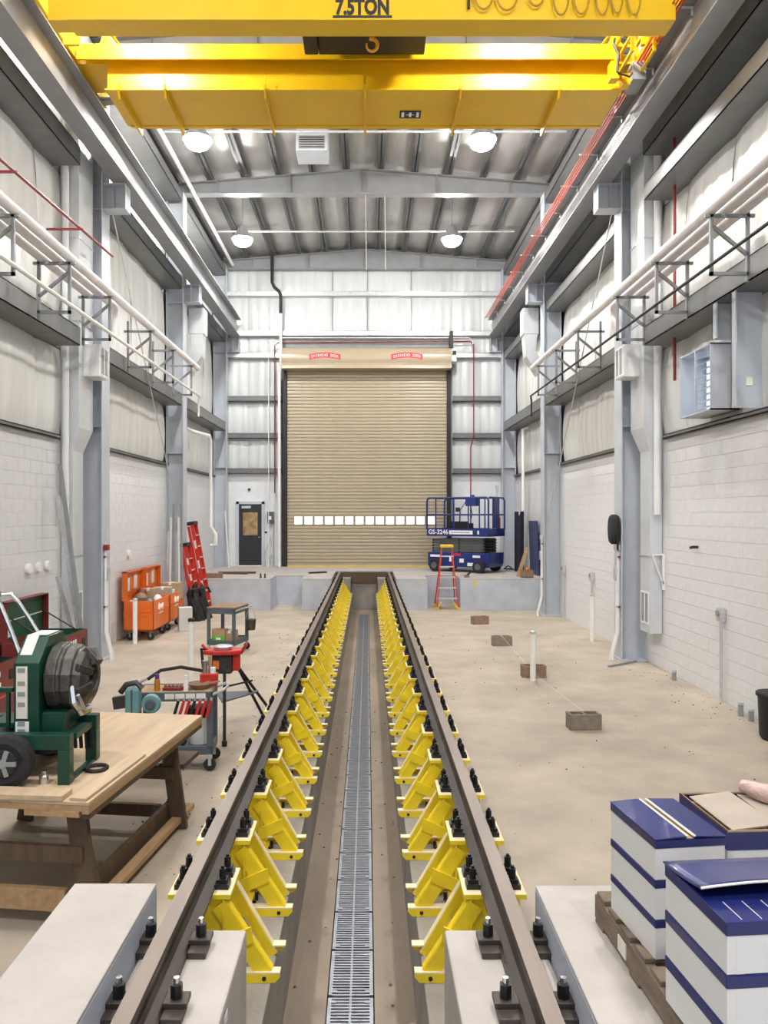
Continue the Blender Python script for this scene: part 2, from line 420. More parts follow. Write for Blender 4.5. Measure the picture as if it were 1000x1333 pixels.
# ================================================================ TRACK
prof = [(-.07,0),(.07,0),(.07,.012),(.02,.028),(.0085,.05),(.0085,.125),(.036,.138),(.036,.160),(.028,.170),(-.028,.170),(-.036,.160),(-.036,.138),(-.0085,.125),(-.0085,.05),(-.02,.028),(-.07,.012)]
for s in (-1, 1):
    r = thing('running_rail', 'long rusty steel running rail on yellow stands, %s side of the drain' % ('workbench' if s < 0 else 'concrete block'), 'rail', (XC+s*GX, 0, .69))
    MB().prism(prof, Y0, 23.75, 'y').build('rail_body', 'rail_steel', r)
    MB().box(-.034, .034, Y0, 23.75, .1695, .1715).build('rail_tread', 'rail_top', r)
def clip_mesh():
    c = MB(); c.box(-.036, .036, -.042, .042, 0, .026); c.box(-.026, .026, -.03, .03, .026, .045)
    c.cyl((0,0,.045), (0,0,.095), .018, 8); c.cyl((0,0,.095), (0,0,.108), .010, 6)
    return c.mesh('rail_clip', 'black_iron')
CLIP = clip_mesh()
def stand(s, label, group):
    n = -s                         # inner direction
    t = thing('rail_stand', label, 'rail stand', (0,0,0), 0, group)
    def bx(x0, x1, *a): return MB().box(*sorted((n*x0, n*x1)), *a)
    tp = bx(-.16, .16, -.15, .15, .426, .449).build('top_plate', 'stand_yellow', t)
    bx(-.158, .158, -.148, .148, .449, .450).build('toplit_skin', 'stand_toplit', tp)  # thin pale skin, carries the painted highlight of the plate top
    p = bx(-.12, .12, -.118, -.106, .02, .426); p.box(*sorted((n*-.12, n*.12)), .106, .118, .02, .426)
    p.box(*sorted((n*-.006, n*.006)), -.106, .106, .02, .426)
    p.build('post', 'stand_yellow', t)
    for x in (-.126, .118): bx(x, x+.010, -.145, -.106, .02, .426).build('post_flange', 'stand_yellow', t)
    bx(-.17, .15, -.15, .15, 0, .02).build('base_plate', 'stand_yellow', t)
    for sy in (-1, 1):
        c = MB(); ya, yb = sorted((sy*.15, sy*.138))
        c.prism([(n*.13,.0),(n*.13,.046),(n*.41,.046),(n*.41,.030),(n*.385,.002)], ya, yb, 'y')
        ch = c.build('base_channel', 'stand_yellow', t)
        y2, y3 = sorted((sy*.15, sy*.098))
        bx(.13, .41, y2, y3, .046, .054).build('channel_flange', 'stand_toplit', ch)
        MB().lathe([(.011,0),(.011,.006),(0,.006)], (n*.33, ya-.006 if sy < 0 else ya-.012, .024), 8, 'y').build('bolt_hole', 'black', ch)
    for sy, zb in ((-1, .06), (1, .012)):
        y = -.132 if sy < 0 else .10
        a = Vector((n*.130, y, .412)); b_ = Vector((n*.365, y, zb)); d = (b_-a).normalized()
        up = Vector((-d.z, 0, d.x))
        if up.z < 0: up = -up
        wv = .080 if sy < 0 else .05
        br = MB(); br.bar(a-up*wv/2, b_-up*wv/2, .010, wv, up); bo = br.build('brace', 'stand_yellow', t)
        br = MB(); br.bar(a+Vector((0,.022,0)), b_+Vector((0,.022,0)), .044, .008, up); br.build('brace_flange', 'stand_toplit' if sy > 0 else 'stand_yellow', bo)
    st = MB(); st.prism([(n*.262,.285),(n*.275,.205),(n*.10,.135),(n*.10,.215)], -.150, -.139, 'y'); st.build('strap', 'stand_yellow', t)
    for sx in (-1, 1):
        for y in (-.06, .075): place('rail_clip', CLIP, t, (sx*.103, y, .45))
    for y in (-.05,.05):
        place('anchor_bolt', MB().cyl((0,0,0),(0,0,.05),.012,6).mesh('anchor_bolt','black_iron'), t, (n*.17, y, .0))
    return t
for s in (-1, 1):
    lab = 'yellow steel rail stand with diagonal braces under the rail beside the %s' % ('workbench' if s < 0 else 'concrete blocks')
    proto = stand(s, lab, 'yellow rail stands on the %s side' % ('workbench' if s < 0 else 'concrete block'))
    for k in range(26):
        o = proto if k == 0 else copy_tree(proto)
        y = 3.80+.745*k if k else 3.90
        o.location = (XC+s*GX, y+.15, PL)
        o['label'] = 'yellow braced steel rail stand, %s from the near pedestal, rail beside the %s' % (ordn(k), 'workbench' if s < 0 else 'concrete blocks')
for s in (-1, 1):
    for sx in (-1, 1):
        for ky, y in enumerate((3.42, 2.98, 2.54, 2.1)):
            t = thing('rail_clamp', 'black bolted clamp, %s from the pedestal end, %s side of the %s rail' % (ordn(ky), 'drain' if sx*s < 0 else 'platform', 'workbench' if s < 0 else 'carton'), 'clamp', (XC+s*GX+sx*.112, y, .69), 0, 'rail clamps on near pedestals')
            c = MB(); c.box(-.04, .04, -.09, .02, 0, .03); c.build('chock', 'rail_steel', t, bevel=.004)
            c = MB(); c.box(-.048, .048, -.03, .05, .03, .052); c.build('clamp_plate', 'rail_steel', t, bevel=.003)
            c = MB(); c.cyl((0,.01,.052),(0,.01,.105),.024,6); c.build('nut', 'black_iron', t)
            c = MB(); c.cyl((0,.01,.105),(0,.01,.13),.012,8); c.build('stud', 'chrome', t)
# trench drain grates
g = MB(); gl, gh = .495, .137
for a, bq in ((-gh, -gh+.022), (gh-.022, gh), (-.007, .007)): g.box(a, bq, 0.012 if abs(a) > .01 else .0, gl-.012 if abs(a) > .01 else gl, -.03, .004)
for i in range(17):
    y = .012+i*(gl-.03)/16; g.box(-gh+.02, gh-.02, y, y+.014, -.03, 0)
for sx in (-1, 1):
    for y in (.035, gl-.06): g.box(*sorted((sx*gh, sx*(gh-.05))), y, y+.022, -.03, .005)
GR = g.mesh('drain_grate', 'grate')
for k in range(41):
    tag(place('drain_grate', GR, None, (XC, 2.2+k*.5, PIT)), 'galvanised slotted trench drain grate, %s from the far pit end wall' % ordn(40-k), 'grate', 'trench drain grates')
# ================================================================ LAMPS
def lamp(loc, label):
    t = thing('high_bay_lamp', label, 'lamp', loc, 0, 'high bay lamps')
    MB().lathe([(.02,-.17),(.13,-.155),(.22,-.10),(.265,-.02),(.26,.02),(.02,.03)], (0,0,0), 16).build('globe', 'lamp_glow', t, True)
    MB().lathe([(.30,.03),(.27,.10),(.18,.20),(.14,.30),(.10,.38),(.03,.40)], (0,0,0), 16).build('reflector', 'galv', t, True)
    MB().cyl((0,0,.40),(0,0,roofz(loc[0])-loc[2]-.12),.012,6).build('suspension_rod', 'steel_dark', t)
for y, wh in ((21.5,'near the back wall'),(15.8,'just beyond the yellow crane'),(9.9,'above the crane'),(4.0,'above the near platform'),(-2.0,'at the open end')):
    lamp((-3.5, y, 10.3), 'glowing round high bay lamp %s, on the black door side' % wh)
    lamp((2.36, y, 10.3), 'glowing round high bay lamp %s, on the scissor lift side' % wh)
def wp(t, mb, name, m, parent=None, **k):          # part given in world coordinates
    return mb.xf(Matrix.Translation(-t.location)).build(name, m, parent or t, **k)
# ================================================================ RUNWAY BEAMS
RX = 4.32
for s in (-1, 1):
    x = XC+s*RX
    t = thing('runway_beam', 'long grey crane runway beam with %s' % ('red conductor bars, above the scissor lift' if s > 0 else 'bare web, above the orange job boxes'), 'beam', (x, 2, 8.6))
    b = MB(); b.box(x-.16, x+.16, Y0, 25.9, 8.58, 8.60); b.box(x-.009, x+.009, Y0, 25.9, 8.60, 9.18); b.box(x-.16, x+.16, Y0, 25.9, 9.18, 9.20)
    wp(t, b, 'beam', 'beam_paint')
    b = MB(); b.box(x-.03, x+.03, Y0, 25.7, 9.20, 9.27); wp(t, b, 'crane_rail', 'rail_steel')
    if s < 0: continue
    for i in range(4):
        b = MB(); b.tube([(x-.20-.05*i, Y0, 9.13-.012*i),(x-.20-.05*i, 25.3, 9.13-.012*i)], .014, 6); wp(t, b, 'conductor_bar', 'copper')
    for k in range(14):
        yy = 7.2+k*1.35; b = MB(); b.box(x-.37, x-.02, yy-.012, yy+.012, 9.15, 9.17); b.box(x-.05, x-.02, yy-.012, yy+.012, 9.05, 9.15); wp(t, b, 'bar_hanger', 'galv')
# ================================================================ BRIDGE CRANE
cr = thing('bridge_crane', 'bright yellow double girder overhead bridge crane lettered 7.5TON', 'crane', (XC, 11.0, 9.27))
ZB = 8.86
b = MB(); b.box(-4.05, 3.90, 9.72, 9.98, ZB+.02, 9.95); b.box(-3.80, 3.88, 9.68, 10.02, ZB, ZB+.02); b.box(-4.05,3.9,9.68,10.02,9.95,9.98)
fg = wp(cr, b, 'front_girder', 'crane_yellow')
b = MB(); b.box(-3.86, 3.74, 11.40, 12.36, ZB+.012, 9.46); b.box(-3.86, 3.74, 11.28, 11.42, ZB, ZB+.02); b.box(-3.80, 3.74, 12.34, 12.42, ZB, ZB+.03)
rg = wp(cr, b, 'rear_girder', 'crane_yellow')
b = MB(); b.box(-4.26, 3.72, 11.22, 12.45, 9.47, 9.50); b.box(-4.26, 3.72, 11.22, 11.25, 9.28, 9.47)
wp(cr, b, 'top_flange', 'crane_yellow')
for x in (-3.66,-2.98,-1.51,-.04,1.37,2.82):
    b = MB(); b.prism([(11.26,ZB),(11.24,ZB+.06),(11.29,ZB+.22),(11.31,ZB+.02),(12.44,ZB+.012),(12.46,ZB-.10),(11.34,ZB-.10)], x-.016, x+.016, 'x'); wp(cr, b, 'stiffener_fin', 'crane_yellow')
b = MB(); b.box(.50, .83, 11.88, 12.10, ZB+.004, ZB+.015); dp = wp(cr, b, 'data_plate', 'black')
b = MB()
for (a, c, d, e) in ((.53,.57,11.92,12.06),(.76,.80,11.92,12.06),(.60,.73,11.985,11.997),(.645,.685,11.93,12.05)): b.box(a, c, d, e, ZB+.001, ZB+.004)
wp(cr, b, 'plate_marking', 'sign_white', dp)
text('7.5TON', .27, 'lettering', 'black', fg, Vector((-.064, 9.715, 8.955))-cr.location, bold=.012, sx=.74)
b = MB(); b.box(-.44, .31, 9.712, 9.72, 8.905, 8.935); wp(cr, b, 'letter_underline', 'black', fg)
for s in (-1, 1):
    x = XC+s*RX
    b = MB(); b.box(x-.11, x+.11, 9.25, 12.75, 9.36, 9.62); et = wp(cr, b, 'end_truck', 'crane_yellow', bevel=.01)
    for yy in (9.45, 12.5):
        b = MB(); b.lathe([(.0,-.06),(.15,-.06),(.15,.06),(.0,.06)], (x, yy, 9.42), 16, 'x'); wp(cr, b, 'wheel', 'steel_dark', et)
        b = MB(); b.box(x-s*.30, x-s*.10, yy-.12, yy+.12, 9.34, 9.355)
        for dxx in (.14,.2,.26): b.cyl((x-s*dxx, yy-.06, 9.32),(x-s*dxx, yy-.06, 9.345),.016,6)
        wp(cr, b, 'bolted_splice', 'steel_dark', et)
    b = MB()
    for ya, yb in ((9.74,9.96),(11.42,12.2)):
        b = MB(); b.box(*sorted((XC+s*3.6, x-s*.1)), ya, yb, 9.32, 9.46); wp(cr, b, 'end_connection', 'crane_yellow')
    b = MB(); b.box(*sorted((x-s*.32, x-s*.1)), 10.9, 10.96, 9.3, 9.5); wp(cr, b, 'bumper', 'crane_yellow')
    b = MB(); b.prism([(XC+s*3.83,9.5),(XC+s*3.62,9.5),(XC+s*3.73,9.78)], 11.25, 11.28, 'y'); b.bar((XC+s*3.72,11.3,9.75),(XC+s*3.4,12.2,9.5),.04,.02); wp(cr, b, 'gusset', 'crane_yellow')
# service cage and electrics at the conductor bar end
b = MB()
for xx, yy in ((3.62,11.2),(3.92,11.2),(3.62,10.5),(3.92,10.5)): b.box(xx-.02, xx+.02, yy-.02, yy+.02, 8.95, 9.72)
for z in (8.97, 9.2, 9.45, 9.7):
    b.box(3.6, 3.94, 11.18, 11.22, z-.015, z+.015); b.box(3.6, 3.64, 10.5, 11.2, z-.015, z+.015); b.box(3.9,3.94,10.5,11.2,z-.015,z+.015)
b.bar((3.62,11.2,8.98),(3.92,11.2,9.45),.03,.02); b.bar((3.62,11.2,9.2),(3.92,11.2,9.68),.03,.02)
wp(cr, b, 'service_cage', 'crane_yellow')
b = MB(); b.box(3.50,3.62,11.05,11.2,8.9,9.15); b.box(3.68,3.80,11.1,11.25,8.84,9.0); wp(cr, b, 'collector_box', 'crane_yellow')
b = MB(); b.box(3.80,3.99,11.0,11.4,8.86,9.12); wp(cr, b, 'collector_arm', 'steel_dark')
b = MB(); b.tube([(3.55,11.02,9.45),(3.52,10.98,9.35),(3.58,10.96,9.2),(3.57,10.98,8.95)],.02,6); b.tube([(3.58,11.0,8.95),(3.75,10.98,8.88),(3.86,11.05,9.05)],.012,6); wp(cr, b, 'power_cable', 'black')
# hoist trolley and hook
b = MB(); b.box(-.70,.82,10.2,11.1,9.26,9.75); b.box(-.9,-.7,10.3,11.0,9.2,9.6); ho = wp(cr, b, 'hoist_body', 'black', bevel=.02)
b = MB(); b.lathe([(0,-.06),(.09,-.06),(.09,.0),(.05,.02),(0,.02)], (.46,10.2,9.35), 14, 'y'); b.box(.6,.68,10.15,10.2,9.28,9.5); wp(cr, b, 'hoist_motor_cap', 'galv', ho)
b = MB(); b.lathe([(.0,.0),(.05,.01),(.1,.1),(.13,.2)], (-.62,10.4,9.22), 10); wp(cr, b, 'rope_guide', 'galv', ho)
for sx in (-1,1):
    b = MB(); b.tube([(.06+sx*.09,10.5,9.40),(.06+sx*.05,10.5,9.2)],.01,6); wp(cr, b, 'hoist_chain', 'hook_yellow')
b = MB(); b.box(-.05,.17,10.44,10.56,9.28,9.36)
path = []
for k in range(15):
    a = math.radians(100-k*21); path.append((.06+.075*math.cos(a), 10.5, 9.04+.085*math.sin(a)))
b.tube([(.06,10.5,9.28),(.055,10.5,9.16)]+path, [.026,.026]+[.03-.0012*k for k in range(15)], 8)
wp(cr, b, 'hook', 'hook_yellow', smooth=True)
# festoon cable loops on the front girder
for i, (xa, wd, zd) in enumerate(((1.33,.26,8.98),(1.6,.3,8.96),(2.0,.24,9.02),(2.32,.22,8.90),(2.58,.22,8.92),(2.86,.18,8.90),(3.06,.16,8.93),(3.26,.18,8.90))):
    pts = [(xa+wd*.5*(1-math.cos(math.pi*k/10)), 9.66-.012*(i%2), 9.42-(9.42-zd)*math.sin(math.pi*k/10)**.55) for k in range(11)]
    b = MB(); b.tube(pts, .013, 6); wp(cr, b, 'festoon_cable', 'cable_yellow')
b = MB(); b.box(1.1,3.6,9.63,9.69,9.42,9.46); wp(cr, b, 'festoon_track', 'crane_yellow')
b = MB(); b.box(1.26,1.29,9.66,9.70,9.0,9.3); wp(cr, b, 'cable_clamp', 'black')
# ================================================================ PIPES ALONG THE SIDE WALLS
def pipe(name, pts, r, m, label, cat='pipe', group=None, n=10):
    o = MB().tube(pts, r, n).build(name, m, None, True)
    o.data.transform(Matrix.Translation(-Vector(pts[0]))); o.location = pts[0]
    return tag(o, label, cat, group)
for s, xs in ((-1, (-4.27,-4.47,-4.67)), (1, (4.14,4.34,4.53))):
    sd = 'above the open chest' if s < 0 else 'above the louvred ventilator'
    pipe('wall_pipe', [(xs[0],Y0,6.30),(xs[0],19.3,6.30)], .070, 'pipe_wrap', 'longest white insulated pipe on the wall brackets %s' % sd)
    pipe('wall_pipe', [(xs[1],Y0,6.30),(xs[1],13.45,6.30),(xs[1]+s*.02,13.6,6.28),(xs[1]+s*.04,13.62,6.1),(xs[1]+s*.04,13.62,5.8)], .070, 'pipe_wrap', 'middle white insulated pipe of three on the wall brackets %s' % sd)
    pipe('wall_pipe', [(xs[2],Y0,6.30),(xs[2],12.85,6.30)], .070, 'pipe_wrap', 'white insulated pipe nearest the wall on the brackets %s' % sd)
    m_, lab = (('pvc','slender white pipe along the bracket bottoms above the job boxes') if s < 0 else ('black','slender black gas pipe along the bracket bottoms toward the scissor lift'))
    x = xs[0]+.0*s
    pipe('wall_pipe', [(x-s*.03,Y0,5.61),(x-s*.03,19.35,5.61),(x-s*.0,19.4,5.5),(x,19.4,5.1)], .03 if s < 0 else .022, m_, lab)
    if s < 0: pipe('wall_conduit', [(-4.36,Y0,5.69),(-4.36,19.3,5.69)], .015, 'galv', 'thin galvanised conduit beside the slender white pipe above the job boxes', 'conduit')
    for k, y in enumerate((9.25,11.0,12.72,15.1,16.85,18.6)):
        xi, xo = xs[0], xs[0]+s*.44
        t = thing('pipe_bracket', 'welded angle pipe bracket, %s %s the %s' % (ordn(2-k) if k < 3 else ordn(k-3), 'short of' if k < 3 else 'beyond', ('duct behind the open chest' if k < 3 else 'column by the open chest') if s < 0 else ('duct by the hose reel' if k < 3 else 'hose reel column')), 'bracket', (xi, y, 5.52), 0, 'pipe brackets %s' % sd)
        def lb(p, q): return MB().bar((s*p[0], 0, p[1]), (s*q[0], 0, q[1]), .04, .04, (0,1,0), .02)
        lb((0,0),(0,.70)).build('upright', 'beam_paint', t); lb((.44,-.08),(.44,.88)).build('upright', 'beam_paint', t)
        lb((0,0),(.44,0)).build('crossbar', 'beam_paint', t); lb((-.06,.70),(.5,.70)).build('crossbar', 'beam_paint', t)
        lb((.03,.56),(.42,.24)).build('diagonal', 'beam_paint', t)
pipe('sprinkler_pipe', [(-4.55,7.5,6.92),(-4.55,13.7,7.23)], .022, 'red_pipe', 'thin dark red pipe running along the wall above the open chest')
for k, y in enumerate((9.9, 12.2)):
    o = MB().box(-5.1,-4.52,-.015,.015,0,.03).build('pipe_hanger', 'red_pipe', None); o.location = (0, y, 6.99+.05*(y-9.2)); tag(o, 'red arm holding the thin red pipe to the wall, %s the duct' % ('farther from' if k == 0 else 'nearer'), 'bracket', 'red pipe arms')
pipe('sprinkler_pipe', [(4.88,12.2,4.75),(4.88,12.2,8.9)], .024, 'red_pipe', 'vertical dark red pipe dropping down the wall beside the tall duct')
pipe('wall_pipe', [(-4.50,7.5,10.95),(-4.50,25.6,10.95)], .055, 'pipe_wrap', 'long white pipe under the roof eave on the black door side')
pipe('vent_pipe', [(-3.22,25.9,11.4),(-3.22,25.9,10.45),(-3.15,25.9,10.3),(-2.98,25.9,10.15),(-2.93,25.9,10.0),(-2.93,25.9,9.4)], .055, 'black', 'black offset vent pipe above the roller door corner')
pipe('vent_pipe', [(-2.93,25.9,9.4),(-2.93,25.9,7.6),(-2.98,25.9,7.4),(-2.98,25.9,DOCK)], .05, 'white_paint', 'white vertical pipe continuing down beside the roller door')
pipe('sprinkler_pipe', [(-3.15,26.06,3.35),(-3.15,26.06,8.35),(-3.05,26.06,8.45),(3.5,26.06,8.5),(3.6,26.06,8.4),(3.6,26.06,5.3),(3.5,26.06,4.9),(3.5,26.06,2.6)], .02, 'red_pipe', 'thin red conduit looped around the roller door head', 'conduit')
pipe('wall_conduit', [(-3.0,26.05,8.62),(3.45,26.05,8.62),(3.58,26.05,8.5),(3.58,26.05,8.4)], .03, 'galv', 'galvanised conduit running across the wall above the roller door', 'conduit')
pipe('wall_conduit', [(-3.35,26.0,DOCK),(-3.35,26.0,8.2)], .015, 'white_paint', 'thin white vertical conduit between the black door and roller door', 'conduit')
pipe('drain_pipe', [(-4.98,21.0,5.0),(-4.9,21.5,4.95),(-4.62,22.4,4.92),(-4.6,22.5,4.8),(-4.6,22.5,2.3),(-4.45,22.5,2.05),(-4.45,22.5,1.75),(-4.6,22.5,1.72)], .05, 'pvc', 'white plastic drain pipe with offset end by the red ladders')
pipe('drain_pipe', [(4.93,23.6,5.3),(4.78,23.6,5.25),(4.78,23.6,2.75)], .05, 'pvc', 'white plastic drain pipe above the dark upright roll')
for s in (-1, 1):
    x = WL+.455 if s < 0 else WR-.455
    pipe('brace_rod', [(x, 14.3, 8.2), (x, 19.6, 2.2)], .012, 'galv', 'thin diagonal steel brace rod across the wall %s' % ('above the orange job boxes' if s < 0 else 'behind the white stub pipe'), 'rod')
# ================================================================ DUCTS BESIDE THE FIRST COLUMNS
def grille(t, x, y0, y1, z0, z1, s, n=2):          # louvred face that looks into the room
    a, bb = sorted((x, x-s*.012))
    f = MB(); e = .03
    f.box(a, bb, y0, y1, z0, z0+e); f.box(a, bb, y0, y1, z1-e, z1)
    for k in range(n+1):
        yy = y0+(y1-y0-e)*k/n; f.box(a, bb, yy, yy+e, z0+e, z1-e)
    g_ = wp(t, f, 'grille_frame', 'white_paint')
    d = MB(); d.box(*sorted((x-s*.001, x-s*.004)), y0+e, y1-e, z0+e, z1-e); wp(t, d, 'grille_core', 'steel_dark', g_)
for s in (-1, 1):
    fx = (lambda x: x) if s > 0 else mirx
    t = thing('air_duct', 'tall grey rectangular air duct with %s' % ('a wall bracket, beside the hose reel column' if s > 0 else 'leaning grey bars, behind the open chest'), 'duct', (fx(4.86), 13.2, .6))
    wl = WR-.01 if s > 0 else WL+.01
    b = MB(); b.box(*sorted((fx(4.78), wl)), 13.0, 13.46, .60, 3.70); wp(t, b, 'lower_duct', 'duct', bevel=.006)
    b = MB(); a, c = fx(4.78), fx(4.68)
    b.add([(a,13.0,3.7),(wl,13.0,3.7),(wl,13.46,3.7),(a,13.46,3.7),(c,13.0,4.1),(wl,13.0,4.1),(wl,13.66,4.1),(c,13.66,4.1)], [(0,1,2,3),(4,5,6,7),(0,1,5,4),(1,2,6,5),(2,3,7,6),(3,0,4,7)]); wp(t, b, 'transition', 'duct')
    b = MB(); b.box(*sorted((fx(4.68), wl)), 13.0, 13.66, 4.10, 11.0); wp(t, b, 'upper_duct', 'duct')
    for z in (1.9, 5.9, 7.3, 8.8, 9.9):
        q = .004; w0 = 4.78 if z < 3.7 else 4.68
        b = MB(); b.box(*sorted((fx(w0-q*3), wl)), 13.0-q*3, (13.46 if z < 3.7 else 13.66)+.01, z, z+.025); wp(t, b, 'seam_flange', 'galv')
    grille(t, fx(4.78), 13.04, 13.42, .75, 1.30, s)
    b = MB(); b.box(*sorted((fx(4.40), fx(4.68))), 13.2, 13.64, 5.0, 5.55); wp(t, b, 'outlet_box', 'white_paint', bevel=.004)
    grille(t, fx(4.40), 13.22, 13.62, 5.02, 5.53, s)
    if s > 0:
      b = MB(); b.bar((fx(4.985),12.93,1.95),(fx(4.985),12.93,1.35),.05,.03,(0,1,0)); b.bar((fx(4.80),12.93,1.95),(fx(4.98),12.93,1.95),.04,.03); b.bar((fx(4.80),12.93,1.93),(fx(4.98),12.93,1.45),.03,.02); wp(t, b, 'duct_bracket', 'white_paint')
    # rainwater leader in front of the duct
    pipe('downpipe', [(fx(4.86),12.88,2.62),(fx(4.86),12.88,10.6)], .055, 'white_paint', 'vertical white downpipe in front of the duct %s' % ('by the hose reel' if s > 0 else 'by the wall discs'))
    # bent duct boots beyond the second column
    t = thing('duct_boot', 'bent grey metal duct boot high up beyond the %s' % ('column by the blue panel' if s > 0 else 'column behind the ladders'), 'duct', (fx(4.5), 20.7, 6.4))
    b = MB(); b.box(*sorted((fx(4.16), fx(4.57))), 20.5, 20.95, 7.45, 8.14); wp(t, b, 'plenum_box', 'duct', bevel=.006)
    b = MB(); b.prism([(fx(4.19),7.45),(fx(4.54),7.45),(fx(4.50),7.0),(fx(4.72),6.62),(fx(4.57),6.36),(fx(4.24),6.85)], 20.52, 20.93, 'y'); wp(t, b, 'angled_boot', 'duct')
# ================================================================ LOUVRED VENTILATOR ON THE RIGHT WALL
t = thing('ventilator', 'grey metal louvred wall ventilator box on the block wall ledge', 'ventilator', (4.8, 10.8, 4.03))
b = MB(); b.box(4.60,4.99,10.3,10.32,4.03,4.93); b.box(4.60,4.99,11.28,11.30,4.03,4.93); b.box(4.60,4.99,10.3,11.3,4.03,4.05); b.box(4.60,4.99,10.3,11.3,4.91,4.93); b.box(4.97,4.99,10.3,11.3,4.03,4.93)
b.box(4.60,4.63,10.78,10.81,4.05,4.91)
wp(t, b, 'casing', 'steel_paint')
for k in range(9):
    b = MB(); z = 4.10+k*.09; b.bar((4.67,10.33,z),(4.67,10.79,z),.11,.008,(-.6,0,1)); wp(t, b, 'louvre_blade', 'galv')
b = MB()
for k in range(8):
    for j in range(2): b.box(4.955,4.965,10.85+j*.2,11.02+j*.2,4.10+k*.098,4.18+k*.098)
wp(t, b, 'daylight_opening', 'window_day')
for y, z1 in ((9.72, 5.43), (10.25, 5.43)):
    t = thing('framing_channel', 'vertical grey channel framing between ledge and girt %s' % ('with a paper tag' if y < 10 else 'above the ventilator'), 'channel', (4.8, y, SILL))
    z0 = SILL+.09 if y < 10 else 4.95
    b = MB(); b.box(4.60,4.98,y-.02,y,z0,z1); b.box(4.60,4.62,y-.12,y,z0,z1); wp(t, b, 'channel', 'steel_paint')
    if y < 10:
        b = MB(); b.box(4.78,4.86,y-.03,y-.02,4.25,4.36); wp(t, b, 'paper_tag', 'label_paper')
# ================================================================ ROLLER DOOR
t = thing('roller_door', 'tall tan coiling slat door with red signs on its hood', 'roller door', (0, 26.1, DOCK))
SP = .1145
sl = MB(); sl.prism([(26.082,.001),(26.068,.012),(26.062,.045),(26.062,.070),(26.068,.102),(26.082,SP-.001),(26.115,SP-.001),(26.115,.001)], -2.72, 2.68, 'x')
sl.xf(Matrix.Translation(-t.location)); SLM = sl.mesh('slat', 'door_tan')
n = 0; z = DOCK+.12
while z < 7.55:
    place('slat', SLM, t, (0, 0, z)); z += SP
b = MB(); b.box(-2.72,2.68,26.04,26.13,DOCK+.02,DOCK+.12); bb_ = wp(t, b, 'bottom_bar', 'door_hood')
b = MB(); b.box(-2.72,2.68,26.03,26.12,DOCK+.002,DOCK+.035); wp(t, b, 'safety_edge', 'ladder_yellow', bb_)
for k in range(14):
    x = -2.48+k*.345; b = MB(); b.box(x, x+.27, 26.045, 26.056, 2.30, 2.555); l_ = wp(t, b, 'vision_panel', 'lite')
    b = MB(); b.box(x, x+.27, 26.035, 26.046, 2.42, 2.435); b.box(x-.02,x,26.035,26.056,2.29,2.57); b.box(x+.27,x+.29,26.035,26.056,2.29,2.57); wp(t, b, 'panel_frame', 'door_tan', l_)
b = MB(); pr = [(26.2,7.50),(25.56,7.50)]+[(25.88-.36*math.cos(math.radians(a)), 7.86+.38*math.sin(math.radians(a))) for a in range(-35, 91, 14)]+[(26.2,8.25)]
b.prism(pr, -2.86, 2.80, 'x'); hood = wp(t, b, 'hood', 'door_hood', smooth=True)
for s in (-1, 1):
    x = -.02+s*2.78
    b = MB(); b.box(*sorted((x-s*.06, x+s*.06)), 25.98, 26.05, DOCK, 7.5); b.box(*sorted((x+s*.03, x+s*.07)), 26.05, 26.28, DOCK, 7.6); wp(t, b, 'guide', 'black')
    for k in range(2):
        pass
for xc in (-1.42, 1.31):                            # arched red signs
    up = [(xc-.52+1.04*i/12, 7.86+.07*math.sin(math.pi*i/12)) for i in range(13)]
    b = MB()
    for i in range(12):
        (xa, za), (xb, zb) = up[i], up[i+1]
        b.add([(xa,25.515,za-.09),(xb,25.515,zb-.09),(xb,25.515,zb+.09),(xa,25.515,za+.09),(xa,25.60,za-.09),(xb,25.60,zb-.09),(xb,25.60,zb+.09),(xa,25.60,za+.09)], [(0,1,2,3),(4,5,6,7),(0,1,5,4),(3,2,6,7),(0,3,7,4),(1,2,6,5)])
    sg = wp(t, b, 'sign_ribbon', 'sign_red', hood)
    word = 'OVERHEAD DOOR'
    for i, ch in enumerate(word):
        if ch == ' ': continue
        u = (i+.5)/len(word); x = xc-.46+.92*u; zc = 7.86+.07*math.sin(math.pi*(x-xc+.52)/1.04)-.05
        text(ch, .14, 'sign_letter', 'sign_white', sg, Vector((x, 25.512, zc))-t.location, sx=.62)
b = MB(); b.box(2.80,2.98,25.7,26.2,7.75,8.2); mo = wp(t, b, 'door_operator', 'sign_white', bevel=.01)
b = MB(); b.box(2.74,2.86,25.62,25.85,8.2,8.75); b.box(2.84,2.96,25.66,25.7,7.98,8.1); wp(t, b, 'operator_motor', 'black', mo)
t = thing('disconnect_switch', 'grey electrical disconnect box beside the black door', 'switch', (-3.32, 26.1, 2.4))
b = MB(); b.box(-3.41,-3.20,26.1,26.28,2.32,2.72); bo = wp(t, b, 'box', 'lift_grey', bevel=.01)
b = MB(); b.box(-3.35,-3.27,26.09,26.1,2.45,2.57); wp(t, b, 'label_plate', 'sign_white', bo)
pipe('wall_conduit', [(-3.22,26.15,2.32),(-3.22,26.15,DOCK)], .02, 'galv', 'short galvanised conduit dropping from the grey disconnect box', 'conduit')
pipe('wall_conduit', [(-3.50,26.15,DOCK),(-3.50,26.15,1.35),(-3.42,26.15,1.5),(-3.32,26.15,1.72),(-3.30,26.15,1.9)], .022, 'galv', 'bent galvanised conduit below the disconnect box', 'conduit')
for x, z, lab in ((-3.48,2.02,'small black switch plate on the wall beside the black door'),(-4.05,3.48,'small round black port above the black door')):
    o = (MB().box(-.04,.04,-.02,.02,-.03,.03) if z < 3 else MB().lathe([(.045,-.03),(.045,.0),(0,0)],(0,0,0),12,'y')).build('wall_plate', 'black', None); o.location = (x, 26.28, z); tag(o, lab, 'plate')
